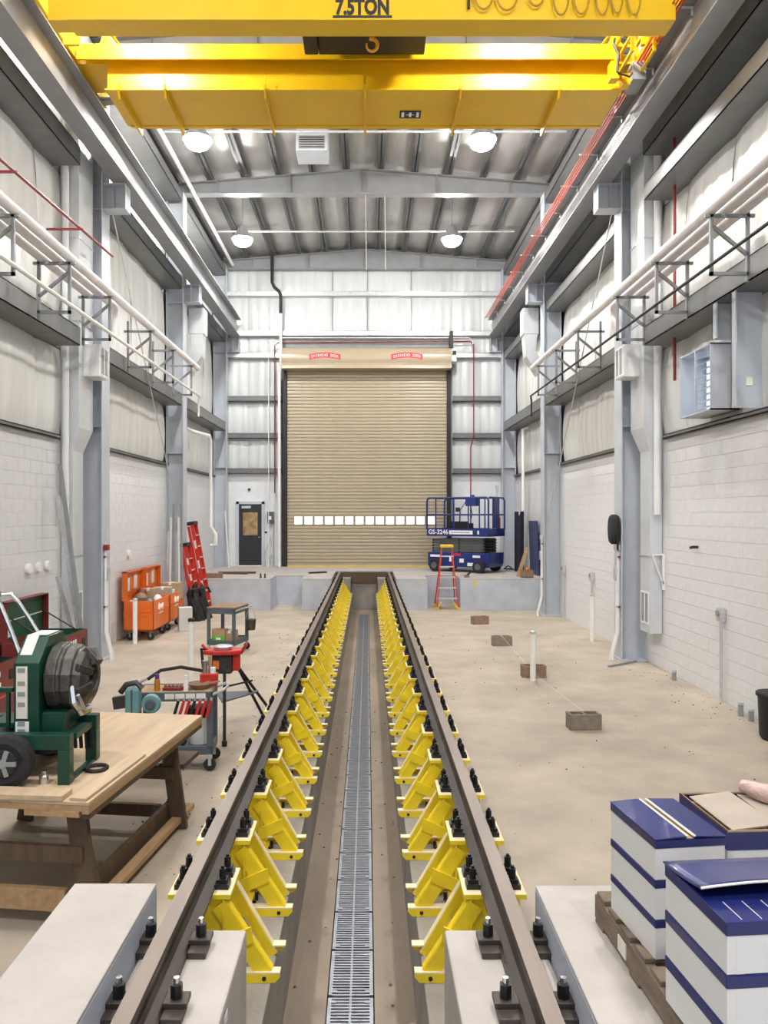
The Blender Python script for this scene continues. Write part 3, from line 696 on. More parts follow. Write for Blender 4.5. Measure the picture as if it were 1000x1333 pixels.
t = thing('outlet_box', 'small grey outlet box low on the wall by the roller door', 'outlet', (-3.33, 26.24, 1.08))
b = MB(); b.box(-3.38,-3.28,26.2,26.29,1.0,1.2); bo = wp(t, b, 'box', 'galv', bevel=.005)
b = MB(); b.box(-3.39,-3.27,26.19,26.2,1.2,1.23); wp(t, b, 'rain_cap', 'galv', bo)
# ================================================================ SCISSOR LIFT
def scissor_lift():
    t = thing('scissor_lift', 'dark blue scissor lift lettered GS-3246 parked on the far platform', 'scissor lift', (3.60, 22.86, DOCK), math.radians(-35))
    L, W_ = 2.12, 1.12                              # local: x from 0 to -L along the long side, y from 0 to W
    b = MB(); b.prism([(-L,.16),(-.05,.16),(0,.28),(0,.60),(-L,.60),(-L,.25)], .05, W_-.05, 'y'); ch = b.build('chassis', 'lift_blue', t, bevel=.02)
    b = MB(); b.box(-.72,-.18,.03,.05,.2,.3); b.box(-L+.1,-L+.5,.035,.05,.45,.52); b.build('chassis_decal', 'sign_white', ch)
    b = MB(); b.box(-1.0,-.85,.04,.05,.3,.42); b.box(-1.35,-1.2,.04,.05,.32,.5); b.box(-.55,-.30,.04,.05,.46,.53); b.build('warning_decal', 'sign_white', ch)
    b = MB(); b.box(-1.2,-.95,.04,.05,.5,.57); b.build('warning_decal', 'sign_red', ch)
    for x in (-.32, -L+.3):
        for y in (0, W_):
            o = MB().lathe([(0,-.09),(.10,-.09),(.11,-.07),(.18,-.08),(.195,-.05),(.195,.05),(.18,.08),(.11,.07),(.10,.09),(0,.09)], (x,y,.195), 20, 'y').build('wheel', 'rubber', t, True)
            MB().lathe([(0,-.095),(.10,-.095),(.10,.095),(0,.095)], (x,y,.195), 14, 'y').build('hub', 'lift_grey', o)
    for k in range(5):
        z = .635+k*.085
        b = MB()
        for y in (.16, W_-.22): b.bar((-L+.12,y,z+.0),(-.2,y,z+.03),.05,.075)
        b.build('scissor_arm', 'lift_grey', t)
        b = MB()
        for x in (-L+.15,-L*.5,-.22): b.cyl((x,.12,z),(x,W_-.16,z),.03,8)
        b.build('pivot_pin', 'black_iron', t)
    b = MB(); b.box(-L,0,0,W_,1.10,1.16); b.build('deck', 'lift_blue', t)
    toe = MB(); toe.box(-L,0,-.015,.0,1.10,1.34); toe.box(-L,0,W_,W_+.015,1.10,1.34); toe.box(-L,-L+.015,0,W_,1.10,1.34); toe.box(-.015,0,0,W_,1.10,1.34)
    tp = toe.build('toe_board', 'lift_blue', t)
    text('GS-3246', .20, 'lettering', 'sign_white', tp, (-L+.06, -.018, 1.16), align='LEFT', bold=.003)
    b = MB(); b.box(-L+.80,-.52,-.02,-.016,1.16,1.28); pl_ = b.build('name_plate', 'sign_white', tp)
    b = MB(); b.box(-L+.87,-.62,-.023,-.02,1.205,1.235); b.build('print_line', 'label_print', pl_)
    b = MB(); b.box(-.36,-.30,-.02,-.016,1.17,1.28); b.build('decal', 'sign_white', tp)
    zt = 2.28
    def rail(pts, r=.025): MB().tube(pts, r, 8).build('guard_rail', 'lift_blue', t)
    for z in (1.76, zt):
        rail([(-L+.08,0,z),(-.08,0,z)]); rail([(-L+.08,W_,z),(-.08,W_,z)]); rail([(-L,.08,z),(-L,W_-.08,z)]); rail([(0,.08,z),(0,W_-.08,z)])
    for x, y in ((-L,0),(-L,W_),(0,0),(0,W_)):
        sx = 1 if x < -.1 else -1; sy = 1 if y < .1 else -1
        MB().tube([(x,y,1.3),(x,y,zt-.1),(x+sx*.03,y+sy*.01,zt-.03),(x+sx*.1,y,zt)],.03,8).build('corner_post', 'lift_blue', t)
    for x in (-L+.32,-L+.95,-L+1.45,-.3):
        for y in (0, W_): rail([(x,y,1.3),(x,y,zt)], .022)
    for y in (.3,.7): rail([(0,y,1.3),(0,y,zt)], .022)
    rail([(-L+.55,W_,1.3),(-L+.75,W_*.7,1.9),(-L+.85,W_,zt)], .02)
    b = MB(); b.box(-.75,-.38,-.06,.14,2.02,2.30); b.box(-.62,-.5,.0,.1,2.3,2.36); b.build('control_box', 'lift_blue', t, bevel=.02)
    b = MB(); b.box(-.03,.02,.35,.72,1.35,2.26); b.build('gate_panel', 'lift_blue', t)
    b = MB(); b.box(-1.5,-1.15,.7,.95,1.16,1.55); b.box(-L+.4,-L+.65,.7,.95,1.16,1.55); b.build('tool_tray', 'black', t, bevel=.01)
    b = MB(); b.box(-.30,-.12,.75,.95,1.16,1.65); b.build('document_box', 'sign_white', t)
    b = MB(); b.cyl((-.05,.82,1.3),(-.05,.82,1.68),.05,10); b.build('extinguisher', 'ladder_red', t, True)
    b = MB(); b.cyl((-.2,W_*.9,zt),(-.2,W_*.9,zt+.25),.03,8); b.lathe([(.06,0),(.06,.1),(.03,.14)],(-.2,W_*.9,zt+.25),10); b.build('beacon', 'galv', t)
    b = MB(); b.box(-.7,-.6,.05,.2,1.30,1.5); b.box(-1.12,-1.0,.02,.1,1.85,1.98); b.build('joystick', 'black', t)
    b = MB(); b.tube([(-.6,.0,2.02),(-.55,.02,1.8),(-.62,.02,1.5),(-.6,.05,1.35)],.01,6); b.build('control_cable', 'black', t)
scissor_lift()
# ================================================================ STEP LADDER (standing)
t = thing('step_ladder', 'red fibreglass step ladder with yellow top standing against the platform', 'ladder', (2.22, 21.25, 0))
b1 = .29; t1 = .14; hz = 1.70
for s in (-1, 1):
    MB().bar((s*b1,0,.03),(s*t1,.28,hz),.075,.03,(1,0,0)).build('front_rail', 'ladder_red', t)
    MB().bar((s*b1,.80,.03),(s*t1,.36,hz-.05),.05,.03,(1,0,0)).build('rear_rail', 'ladder_red', t)
    for y in (0,.80): MB().box(s*b1-.045,s*b1+.045,y-.05,y+.05,0,.06).build('foot', 'ladder_yellow', t, bevel=.01)
    MB().bar((s*.27,-.0,.06),(s*.17,.03,.20),.03,.04,(0,1,0)).build('foot_gusset', 'ladder_yellow', t)
    MB().bar((s*.20,.19,1.0),(s*.20,.56,.95),.02,.02).build('spreader', 'alu', t)
for k in range(5):
    z = .28+k*.29; u = z/hz; hw = b1+(t1-b1)*u
    MB().box(-hw,hw,.28*u-.045,.28*u+.045,z,z+.035).build('step', 'alu', t)
MB().box(-.18,.18,.16,.46,hz,hz+.08).build('top_cap', 'ladder_yellow', t, bevel=.02)
# folded red ladders leaning by the wall
def folded(name, loc, top, Lh, lab, cap='black'):
    t = thing(name, lab, 'ladder', loc)
    d = (Vector(top)-Vector(loc)); d.normalize(); e = d*Lh
    up = Vector((0,1,0)).cross(d).normalized()
    for i, y in enumerate((0,.42)):
        o = MB().bar(Vector((0,y,.05))+d*0, Vector((0,y,.0))+e, .03, .095, up).build('side_rail', 'ladder_red', t)
        if i == 0:
            for q in (.28,.5,.72):
                MB().bar(Vector((0,y-.017,0))+e*(q), Vector((0,y-.017,0))+e*(q+.09), .004, .05, up).build('rail_label', 'label_paper', o)
        MB().bar(Vector((0,y,.05))+up*-.10, Vector((0,y,0))+up*-.10+e*.97, .03, .07, up).build('rear_rail', 'ladder_red', t)
        MB().bar(Vector((0,y,.0)), Vector((0,y,0))+d*.08, .045, .12, up).build('foot', 'black', t)
    for k in range(1, int(Lh/.3)):
        MB().bar(Vector((0,0,0))+d*(.3*k), Vector((0,.42,0))+d*(.3*k), .03, .09, up).build('step', 'alu', t)
    MB().bar(Vector((0,-.03,0))+e-up*.05, Vector((0,.45,0))+e-up*.05, .09, .22, up).build('top_cap', cap, t)
folded('folded_ladder', (-4.24,20.35,0), (-4.66,20.35,2.4), 2.43, 'taller red folded step ladder with black cap leaning by the platform')
folded('folded_ladder', (-4.36,19.75,0), (-4.70,19.75,1.85), 1.88, 'shorter red folded step ladder leaning beside the black sacks')
# ================================================================ PVC STUBS AND CONCRETE BLOCKS
for x, y, h_, lab in ((-4.73,15.62,.87,'white plastic pipe stub standing in front of the orange job box'),(-2.56,11.15,1.07,'white plastic pipe stub with black cap behind the tool cart'),
                      (2.61,12.12,.74,'white plastic pipe stub standing at the brown concrete block'),(4.65,15.9,.93,'white plastic pipe stub beside the second wall outlet')):
    t = thing('pipe_stub', lab, 'pipe', (x,y,0))
    MB().cyl((0,0,0),(0,0,h_),.045,14).build('pipe', 'pvc', t, True)
    MB().lathe([(.05,0),(.05,.04),(.03,.05)],(0,0,h_),12).build('cap', 'black' if x < -2 and y < 12 else 'galv', t)
def cmu(loc, rz, m, lab):
    b = MB(); L, D, Hh, w_ = .39, .19, .19, .032
    b.box(-L/2,L/2,-D/2,-D/2+w_,0,Hh); b.box(-L/2,L/2,D/2-w_,D/2,0,Hh)
    for x in (-L/2, -w_/2, L/2-w_): b.box(x,x+w_,-D/2+w_,D/2-w_,0,Hh)
    o = b.build('concrete_block', m, None, bevel=.004); o.location = loc; o.rotation_euler = (0,0,rz); tag(o, lab, 'block', 'hollow concrete blocks on the open floor')
cmu((2.65,9.42,0), .06, 'cmu', 'hollow grey concrete block nearest the stack of cartons')
cmu((2.68,12.42,0), -.05, 'cmu_brown', 'brown hollow concrete block right behind a white pipe stub')
cmu((2.69,15.4,0), .03, 'cmu', 'hollow grey concrete block next beyond the brown one')
cmu((2.69,18.4,0), .25, 'cmu_brown', 'hollow concrete block nearest the red step ladder')
pipe('string_line', [(2.66,9.45,.2),(2.64,12.05,.1),(2.68,15.4,.2)], .003, 'label_paper', 'thin pale string line stretched between the concrete blocks', 'string')
# ================================================================ PALLET WITH CARTONS
t = thing('pallet', 'weathered wooden pallet under the blue and white cartons', 'pallet', (0.985, 3.33, DOCK), math.radians(2.5))
for k in range(3): MB().box(.0+k*.48,.045+k*.48,-1.25,0,.018,.118).build('stringer', 'pallet_wood', t, bevel=.004)
for k in range(9):
    y = -.11-k*.138; o = MB().box(.002,1.02,y,y+.09,.118,.138).build('deck_board', 'pallet_wood', t, bevel=.003); o.rotation_euler = (0,0,random.uniform(-.006,.006))
for k in range(4):
    y = -.1-k*.38; MB().box(0,1.02,y,y+.09,0,.018).build('bottom_board', 'pallet_wood', t)
MB().box(-.004,.0,-.36,-.28,.035,.095).build('paper_label', 'label_paper', t)
PZ = DOCK+.138
def carton(loc, rz, w_, d_, h_, lab, state='shut', band=.042, grp='blue and white cartons on the pallet'):
    t = thing('carton', lab, 'carton', loc, rz, grp)
    body = MB().box(0,w_,0,d_,0,h_-band).build('body', 'carton_white', t)
    MB().box(.028,.052,-.0012,0,.0,h_-band).build('edge_seam', 'carton_white', body)
    o = .003
    l_ = MB(); l_.box(-o,w_+o,-o,d_+o,h_-band,h_-.002)
    if state == 'shut': l_.build('lid', 'carton_blue', t, bevel=.004)
    elif state == 'slot':
        l_.build('lid', 'carton_blue', t, bevel=.003)
        M1 = Matrix.Translation((0,0,h_)) @ Matrix.Rotation(math.radians(-3),4,'Y'); M2 = Matrix.Translation((w_,0,h_)) @ Matrix.Rotation(math.radians(3),4,'Y')
        f1 = MB().box(-.003,w_*.44,-.003,d_+.003,-.001,.004, M1).build('lid_flap', 'carton_blue', t); MB().box(w_*.44,w_*.47,0,d_,-.001,.004, M1).build('torn_edge', 'label_paper', f1)
        f2 = MB().box(-w_*.42,.003,-.003,d_+.003,-.001,.004, M2).build('lid_flap', 'carton_blue', t); MB().box(-w_*.46,-w_*.42,0,d_,-.001,.004, M2).build('torn_edge', 'label_paper', f2)
        MB().box(w_*.45,w_*.56,.003,d_-.003,h_-.002,h_-.0005).build('slot_gap', 'cardboard', t)
    elif state == 'flap':
        l_.build('lid', 'carton_blue', t, bevel=.003)
        f = MB().grid(lambda u, v: (-.006+(w_+.012)*u, d_*.36+d_*.66*v, h_+.004+.030*(1-v)**1.5+.012*math.sin(3*u)*(1-v)), 10, 8).build('lid_flap', 'carton_blue', t, True)
        md = f.modifiers.new('solid', 'SOLIDIFY'); md.thickness = .006
        g_ = MB().tube([(-.006+(w_+.012)*u/10, d_*.36, h_+.002+.03+.012*math.sin(.3*u)) for u in range(11)], .004, 6).build('torn_edge', 'label_paper', t)
        for k in range(3): MB().box(.05+k*.06,.052+k*.06,.01,d_*.3,h_-.003,h_-.0005).build('crease', 'label_paper', t)
    elif state == 'open':
        q = MB(); q.box(-o,w_+o,-o,0,h_-band,h_+.0); q.box(-o,w_+o,d_,d_+o,h_-band,h_); q.box(-o,0,0,d_,h_-band,h_); q.box(w_,w_+o,0,d_,h_-band,h_)
        q.build('rim', 'carton_blue', t)
        e = MB(); e.box(-o,w_+o,-o-.002,.004,h_-.006,h_); e.box(-o,w_+o,d_-.004,d_+o,h_-.006,h_); e.box(-o,.004,0,d_,h_-.006,h_); e.box(w_-.004,w_+o,0,d_,h_-.006,h_); e.build('raw_edge', 'cardboard', t)
        M1 = Matrix.Translation((.03,.0,h_-.012)) @ Matrix.Rotation(math.radians(-6),4,'Y'); MB().box(0,w_*.44,.02,d_-.02,0,.005, M1).build('inner_flap', 'cardboard_grey', t)
        M2 = Matrix.Translation((w_*.5,.0,h_-.0)) @ Matrix.Rotation(math.radians(5),4,'Y') @ Matrix.Rotation(math.radians(-5),4,'Z'); MB().box(0,w_*.40,.03,d_-.03,0,.005, M2).build('inner_flap', 'cardboard_grey', t)
        MB().box(.004,w_-.004,.004,d_-.004,h_-.05,h_-.035).build('contents', 'cardboard', t)
    return t
hb = .145
for k in range(3):
    carton((1.05,2.80,PZ+k*hb), math.radians(7), .27, .37, hb, ('bottom carton of the stack with the slotted lid','middle carton of the stack with the slotted lid','blue lidded top carton with a torn slot down its middle')[k], 'slot' if k == 2 else 'shut', .032)
for k in range(3):
    carton((1.03,2.20,PZ+k*.152), math.radians(5), .42, .37, .152, ('bottom carton under the one with a raised creased flap','middle carton under the one with a raised creased flap','top carton with a raised creased blue flap')[k], 'flap' if k == 2 else 'shut', .042)
for k in range(2):
    carton((1.36,2.90,PZ+k*.215), math.radians(3), .40, .39, .215, ('lower white carton under the open one with brown flaps','open blue rimmed carton with brown cardboard flaps')[k], 'open' if k else 'shut', .075)
b = MB(); b.tube([(0,-.12,0),(.0,-.05,.01),(0,.05,.0),(0,.14,.01)], [.028,.042,.04,.025], 10)
o = b.build('wrapped_roll', 'bubble_wrap', None, True); o.location = (1.68,3.16,PZ+.462); o.rotation_euler = (0,0,.7); tag(o, 'pinkish bubble wrapped bundle lying on the open carton', 'bundle')
# ================================================================ RIGHT SIDE SMALL THINGS
t = thing('waste_bin', 'black plastic waste bin against the block wall', 'bin', (4.77,8.95,0)); t.scale = (.85,.85,1)
MB().lathe([(.0,0),(.19,0),(.22,.05),(.24,.50),(.255,.51),(.255,.54),(.235,.54),(.2,.06),(0,.06)],(0,0,0),20).build('bin_body', 'black', t, True)
MB().lathe([(.255,.50),(.265,.51),(.265,.535),(.255,.545)],(0,0,0),20).build('rim', 'rubber', t, True)
def outlet(x, y, z, lab, s=1, down=True):
    t = thing('wall_outlet', lab, 'outlet', (x, y, z))
    MB().box(*sorted((0,-s*.09)), -.06,.06,-.09,.09).build('box', 'galv', t, bevel=.008)
    MB().lathe([(.045,0),(.045,.02),(0,.02)],(-s*.11,0,.02),12,'x').build('cover', 'steel_dark', t)
    if down: MB().cyl((-s*.045,0,-z),(-s*.045,0,-.09),.022,8).build('conduit', 'galv', t, True)
outlet(WR-.005, 10.75, 1.22, 'grey wall outlet with conduit near the waste bin')
outlet(WR-.005, 16.95, 1.25, 'grey wall outlet with conduit above a white pipe stub')
outlet(WR-.005, 19.4, 1.25, 'grey wall outlet with conduit at the platform side column')
o = MB().tube([(0,0,0),(-.08,0,0),(-.12,0,-.01)],.022,8).build('hose_bib','black_iron',None,True); o.location=(4.99,11.6,2.13); tag(o,'small black pipe nipple sticking out of the block wall','pipe')
for x, y, h_ in ((4.85,12.15,.14),(4.86,10.0,.16),(4.87,9.75,.14)):
    t = thing('floor_pipe_stub', 'short grey pipe stub at the block wall foot, %s' % ('alone near the duct' if y > 11 else ('the one nearer the outlet conduit' if y > 9.9 else 'the one nearer the waste bin')), 'pipe', (x,y,0), 0, 'short floor pipe stubs')
    MB().cyl((0,0,0),(0,0,h_),.035,10).build('pipe','steel_dark',t,True); MB().lathe([(.042,0),(.042,.03),(0,.03)],(0,0,h_-.01),10).build('cap','galv',t)
# column service drops
def drop(s, y, lab, reel):
    x = XC+s*(CI-.035)
    t = thing('conduit_drop', lab, 'conduit', (x, y, 0))
    for k in range(2):
        yy = -.10+k*.09; z1 = (2.0,1.55)[k]
        MB().tube([(-s*.10,yy,0),(-s*.10,yy,.10),(-s*.08,yy,.18),(-s*.02,yy,.42),(-.0,yy,.5),(0,yy,z1)],.022,8).build('conduit','white_paint',t,True)
    MB().box(*sorted((-s*.05,s*.03)),-.06,.03,1.45,1.68).build('box','galv',t,bevel=.01)
    MB().box(*sorted((-s*.06,s*.02)),-.16,-.04,1.98,2.08).build('box','red_pipe' if s < 0 else 'galv',t,bevel=.005)
    for z in (.95,1.85): 
        c = MB().box(*sorted((-s*.02,s*.03)),-.13,.03,z,z+.03).build('strap','galv',t); MB().cyl((0,-.16,z+.015),(0,-.12,z+.015),.02,6).build('knob','red_pipe',c)
    if reel:
        MB().lathe([(0,-.09),(.16,-.09),(.18,-.05),(.18,.05),(.16,.09),(0,.09)],(-.04,-.08,2.35),20,'x').xf(Matrix.Identity(4)).build('hose_coil','rubber',t,True,loc=(-.02,.02,-1.17),rot=(0,0,0)).scale=(.9,.75,1.5)
        MB().tube([(-.04,-.2,2.3),(-.03,-.16,2.0),(.0,-.12,1.98)],.02,6).build('hose_end','rubber',t,True)
drop(1, 13.92, 'white conduits with black hose coil on the column beside the duct', True)
drop(-1, 13.92, 'white conduits with a small red box on the column beside the chest', False)
drop(1, 19.95, 'white conduits on the column at the end of the platform', False)
o = MB().bar((0,0,.02),(.62,.45,.02),.05,.03).build('floor_rod','steel_dark',None); o.location=(4.15,13.2,0); tag(o,'dark steel bar lying on the floor at the column foot','bar')
# things on the far platform, scissor lift end
t = thing('upright_roll', 'dark plastic wrapped roll standing upright in the platform corner', 'roll', (4.72,23.9,DOCK), -.1)
MB().grid(lambda u, v: ((.14+.012*math.sin(u*50))*math.cos(2*math.pi*u), (.14+.012*math.sin(u*50))*math.sin(2*math.pi*u), 1.85*v), 40, 6).build('wrap','dark_fabric',t,True)
MB().lathe([(.14,1.84),(.1,1.86),(0,1.86)],(0,0,0),16).build('roll_end','dark_fabric',t); MB().cyl((0,-.1,1.7),(0,-.13,1.92),.03,8).build('tie','label_paper',t)
o = MB().box(-.02,.02,-.55,.55,0,1.58).build('sheet_panel','blue_panel',None,bevel=.004); o.location=(4.92,22.6,DOCK); o.rotation_euler=(0,-.03,0); tag(o,'dark blue sheet leaning on the wall behind the platform column','panel')
o = MB().bar((0,0,.0),(.32,.25,.80),.10,.035,(0,1,0)).build('wood_board','lumber',None); o.location=(4.25,21.7,DOCK+.02); tag(o,'brown wooden board leaning beside the dark upright roll','board')
t = thing('tool_crate', 'low brown crate with an orange ball at the platform edge', 'crate', (4.45,21.45,DOCK))
q = MB(); q.box(-.16,.16,-.12,-.1,0,.22); q.box(-.16,.16,.1,.12,0,.22); q.box(-.16,-.14,-.1,.1,0,.22); q.box(.14,.16,-.1,.1,0,.22); q.box(-.16,.16,-.12,.12,0,.02); q.build('crate_body','cmu_brown',t)
MB().lathe([(0,.16),(.05,.18),(.07,.23),(.05,.28),(0,.30)],(.02,0,0),12).build('ball','job_orange',t,True)
o = MB().tube([(0,0,.02),(.15,.1,.02),(.25,-.05,.02),(.1,-.12,.03),(-.05,-.02,.03),(.1,.1,.12),(.2,.0,.05)],.02,8).build('coiled_hose','rubber',None,True); o.location=(4.42,24.6,DOCK); tag(o,'black hose coil lying on the platform beside the upright roll','hose')
t = thing('hand_tool', 'small dark power tool lying on the platform edge by the step ladder', 'tool', (2.80,21.55,DOCK))
MB().box(-.09,.06,-.04,.04,.0,.07).build('tool_body','cmu_brown',t,bevel=.015); MB().bar((-.02,0,.05),(.09,0,.15),.05,.04,(0,1,0)).build('tool_handle','black',t)
o = MB().box(-.02,.02,-.004,.0,-.22,.0).build('tape_strip','ladder_yellow',None); o.location=(2.95,DF-.001,DOCK); tag(o,'short yellow tape hanging over the platform edge','tape')
# ================================================================ WORK TABLE
TZ = .85
t = thing('work_table', 'long rough plywood work table on timber trestle legs', 'table', (-1.716,4.72,0), math.radians(-7))
TW, TL = 1.50, 2.08
MB().box(-TW,0,0,TL,TZ-.022,TZ).build('tabletop', 'ply', t, bevel=.003)
MB().box(-.045,0,.0,TL,TZ-.075,TZ-.023).build('edge_board', 'lumber', t, bevel=.003)
MB().box(-.045,-.002,.02,TL,TZ-.11,TZ-.076).build('edge_board', 'lumber_dark', t)
MB().box(-TW,-.046,0,.04,TZ-.06,TZ-.023).build('apron', 'lumber', t); MB().box(-TW,-.046,TL-.04,TL,TZ-.11,TZ-.023).build('apron', 'lumber_dark', t)
for y in (.35, 1.0, 1.6): MB().box(-TW,-.046,y,y+.04,TZ-.11,TZ-.023).build('joist', 'lumber_dark', t)
MB().box(-.42,-.06,-.005,.07,TZ-.095,TZ-.06).build('joist_end', 'lumber', t)
for y in (.16, 1.70):
    for sx, xt, xb in ((1,-.16,-.06),(-1,-1.30,-1.44)):
        MB().bar((xt,y,TZ-.02-.09),(xb,y,.0),.13,.04,(0,1,0)).build('leg', 'lumber_dark', t)
        MB().bar((xt-.06*sx,y+.09,TZ-.11),(xb-.06*sx,y+.20,.0),.10,.04,(0,1,0)).build('leg', 'lumber_dark', t)
    MB().box(-1.35,-.10,y-.05,y-.01,.42,.52).build('cross_rail', 'lumber_dark', t)
MB().box(-.12,-.04,.1,2.0,.06,.10).build('stretcher', 'lumber', t); MB().box(-.20,-.16,.1,2.0,.06,.2).build('stretcher', 'lumber_dark', t)
MB().box(-1.40,-.22,.12,.16,.10,.24).build('shelf_rail', 'lumber', t); MB().box(-1.40,-.22,1.66,1.70,.10,.2).build('shelf_rail', 'lumber_dark', t)
MB().bar((-.22,1.92,.44),(-.22,2.3,.44),.22,.04).build('offcut_rest', 'lumber_dark', t)
Mt = Matrix.Translation((-1.716,4.72,0)) @ Matrix.Rotation(math.radians(-7),4,'Z')
def ontable(x, y, z=TZ): return Mt @ Vector((x,y,z))
o = MB().box(-1.35,-.17,-.02,.12,0,.035).build('loose_plank','ply',None,bevel=.004); o.location = ontable(0,.02); o.rotation_euler=(0,0,math.radians(-5)); tag(o,'loose pale plank lying along the front edge of the work table','plank')
o = MB().box(-.11,0,0,.9,0,.02).build('loose_plank','ply',None,bevel=.003); o.location = ontable(-.02,.012); o.rotation_euler=(0,0,math.radians(-7)); tag(o,'narrow board lying flush along the long edge of the work table','plank')
# ================================================================ PIPE BENDER ON THE TABLE
t = thing('pipe_bender', 'dark green wheeled pipe bending machine with iron shoe on the work table', 'machine', (-2.2,5.25,TZ))
def G(name, mb, m, parent=None, **k): return wp(t, mb, name, m, parent, **k)
b = MB(); b.prism([(5.16,1.05),(5.66,1.05),(5.66,1.68),(5.58,1.78),(5.34,1.78),(5.16,1.62)], -2.38, -2.21, 'x'); body = G('housing', b, 'bender_green', bevel=.008)
b = MB(); b.box(-2.36,-2.285,5.155,5.16,1.25,1.60); G('instruction_label', b, 'label_paper', body)
b = MB(); b.box(-2.365,-2.275,5.155,5.16,1.06,1.23); G('instruction_label', b, 'sign_white', body)
for z in (1.56,1.47,1.40,1.33,1.20,1.15,1.10): G('label_print', MB().box(-2.35,-2.30,5.153,5.155,z,z+.03), 'label_print', body)
b = MB(); b.add([(-2.36,5.335,1.784),(-2.28,5.335,1.784),(-2.28,5.19,1.645),(-2.36,5.19,1.645)],[(0,1,2,3)]); b.add([(-2.36,5.34,1.784),(-2.23,5.34,1.784),(-2.23,5.56,1.784),(-2.36,5.56,1.784)],[(0,1,2,3)]); G('top_label', b, 'label_paper', body)
b = MB(); b.lathe([(0,-2.21),(.20,-2.21),(.238,-2.19),(.242,-2.12),(.226,-2.11),(.226,-2.09),(.232,-2.08),(.224,-2.02),(.205,-2.01),(.198,-1.96),(.15,-1.935),(.09,-1.93),(.085,-1.99),(0,-1.99)], (0,5.42,1.48), 13, 'x'); sh = G('bending_shoe', b, 'cast_iron', bevel=.006)
for k in range(4):
    an = math.radians(55+k*48); cy, cz = 5.42+.19*math.cos(an), 1.48+.19*math.sin(an)
    b = MB(); b.bar((-1.975,cy,cz),(-1.925,5.42+.12*math.cos(an),1.48+.12*math.sin(an)),.05,.05,(0,0,1),.02); G('shoe_lug', b, 'cast_iron', sh, bevel=.008)
b = MB(); b.lathe([(0,-1.985),(.083,-1.985),(.083,-1.98),(0,-1.98)], (0,5.42,1.48), 12, 'x'); G('shoe_bore', b, 'black', sh)
b = MB(); b.tube([(-2.02,5.24,1.45),(-2.0,5.22,1.35),(-1.98,5.30,1.26),(-1.97,5.42,1.25)], .03, 8); b.tube([(-1.96,5.2,1.40),(-1.95,5.3,1.28)],.012,6); G('shoe_hook', b, 'chrome', sh, smooth=True)
b = MB(); b.prism([(-2.21,1.28),(-2.05,1.28),(-2.08,1.05),(-2.21,1.05)], 5.2, 5.62, 'y'); G('shoe_mount', b, 'bender_green', bevel=.005)
for y in (5.06, 5.56):
    b = MB(); b.box(-2.75,-1.95,y-.04,y+.04,TZ+.23,TZ+.33); b.box(-2.03,-1.95,y-.04,y+.04,TZ,TZ+.23); G('base_frame', b, 'bender_green', bevel=.006)
b = MB(); b.box(-2.0,-1.96,5.06,5.56,TZ,TZ+.02); b.box(-2.75,-1.97,5.2,5.5,TZ+.25,TZ+.29); G('base_tie', b, 'bender_green')
b = MB(); b.box(-2.56,-2.40,5.2,5.5,TZ+.33,TZ+.36); b.box(-2.7,-2.4,5.18,5.22,1.42,1.45); b.box(-2.56,-2.53,5.18,5.21,TZ+.33,1.42); b.box(-2.44,-2.42,5.18,5.21,TZ+.33,1.42); G('side_rack', b, 'bender_green')
for y in (4.98, 5.68):
    b = MB(); b.lathe([(0,-.06),(.08,-.06),(.09,-.04),(.13,-.055),(.17,-.04),(.17,.04),(.13,.055),(0,.055)], (-2.34,y,TZ+.17), 22, 'y'); wh = G('wheel', b, 'rubber', smooth=True)
    b = MB(); b.lathe([(0,-.065),(.025,-.065),(.03,-.055),(.085,-.05),(.085,-.045),(0,-.045)], (-2.34,y,TZ+.17), 16, 'y')
    for k in range(5):
        a = k*2*math.pi/5; b.bar((-2.34,y-.055,TZ+.17),(-2.34+.085*math.cos(a),y-.055,TZ+.17+.085*math.sin(a)),.03,.015,(0,1,0))
    G('wheel_hub', b, 'steel_dark', wh)
b = MB(); b.lathe([(0,0),(.12,.02),(.13,.1),(0,.1)], (-2.2,5.3,TZ+.13), 14); G('motor_pan', b, 'black', smooth=True)
b = MB(); hp = [px(26,853,5.25),px(14,820,5.25),px(0,786,5.25),px(-14,762,5.28),px(-16,752,5.4),px(0,750+24,5.52),px(14,773,5.55),px(24,784,5.56),px(38,805,5.56),px(52,828,5.56)]
b.tube(hp, .016, 8); G('push_handle', b, 'chrome', smooth=True)
b = MB()
for x in (-1.98,-2.02,-2.06,-2.10): b.bar((x,5.5,TZ+.25),(x+.01,5.5,TZ+.10),.02,.02)
G('hanging_chain', b, 'black')
for x, y, lab, m_ in ((-2.13,5.08,'small shiny metal fitting on the work table under the bender','chrome'),(-2.31,5.05,'small dark metal coupling on the work table by the wheel','cast_iron')):
    o = MB().lathe([(.03,0),(.032,.05),(.022,.06),(.022,.085),(0,.085)],(0,0,0),10).build('metal_fitting',m_,None,True); o.location=(x,y-.02,TZ); tag(o,lab,'fitting')
o = MB().tube([(.07*math.cos(a*.5),.07*math.sin(a*.5),.012) for a in range(13)],.014,6).build('rubber_ring','rubber',None,True); o.location=(-1.88,5.33,TZ); tag(o,'black rubber ring lying between the bender feet','ring')
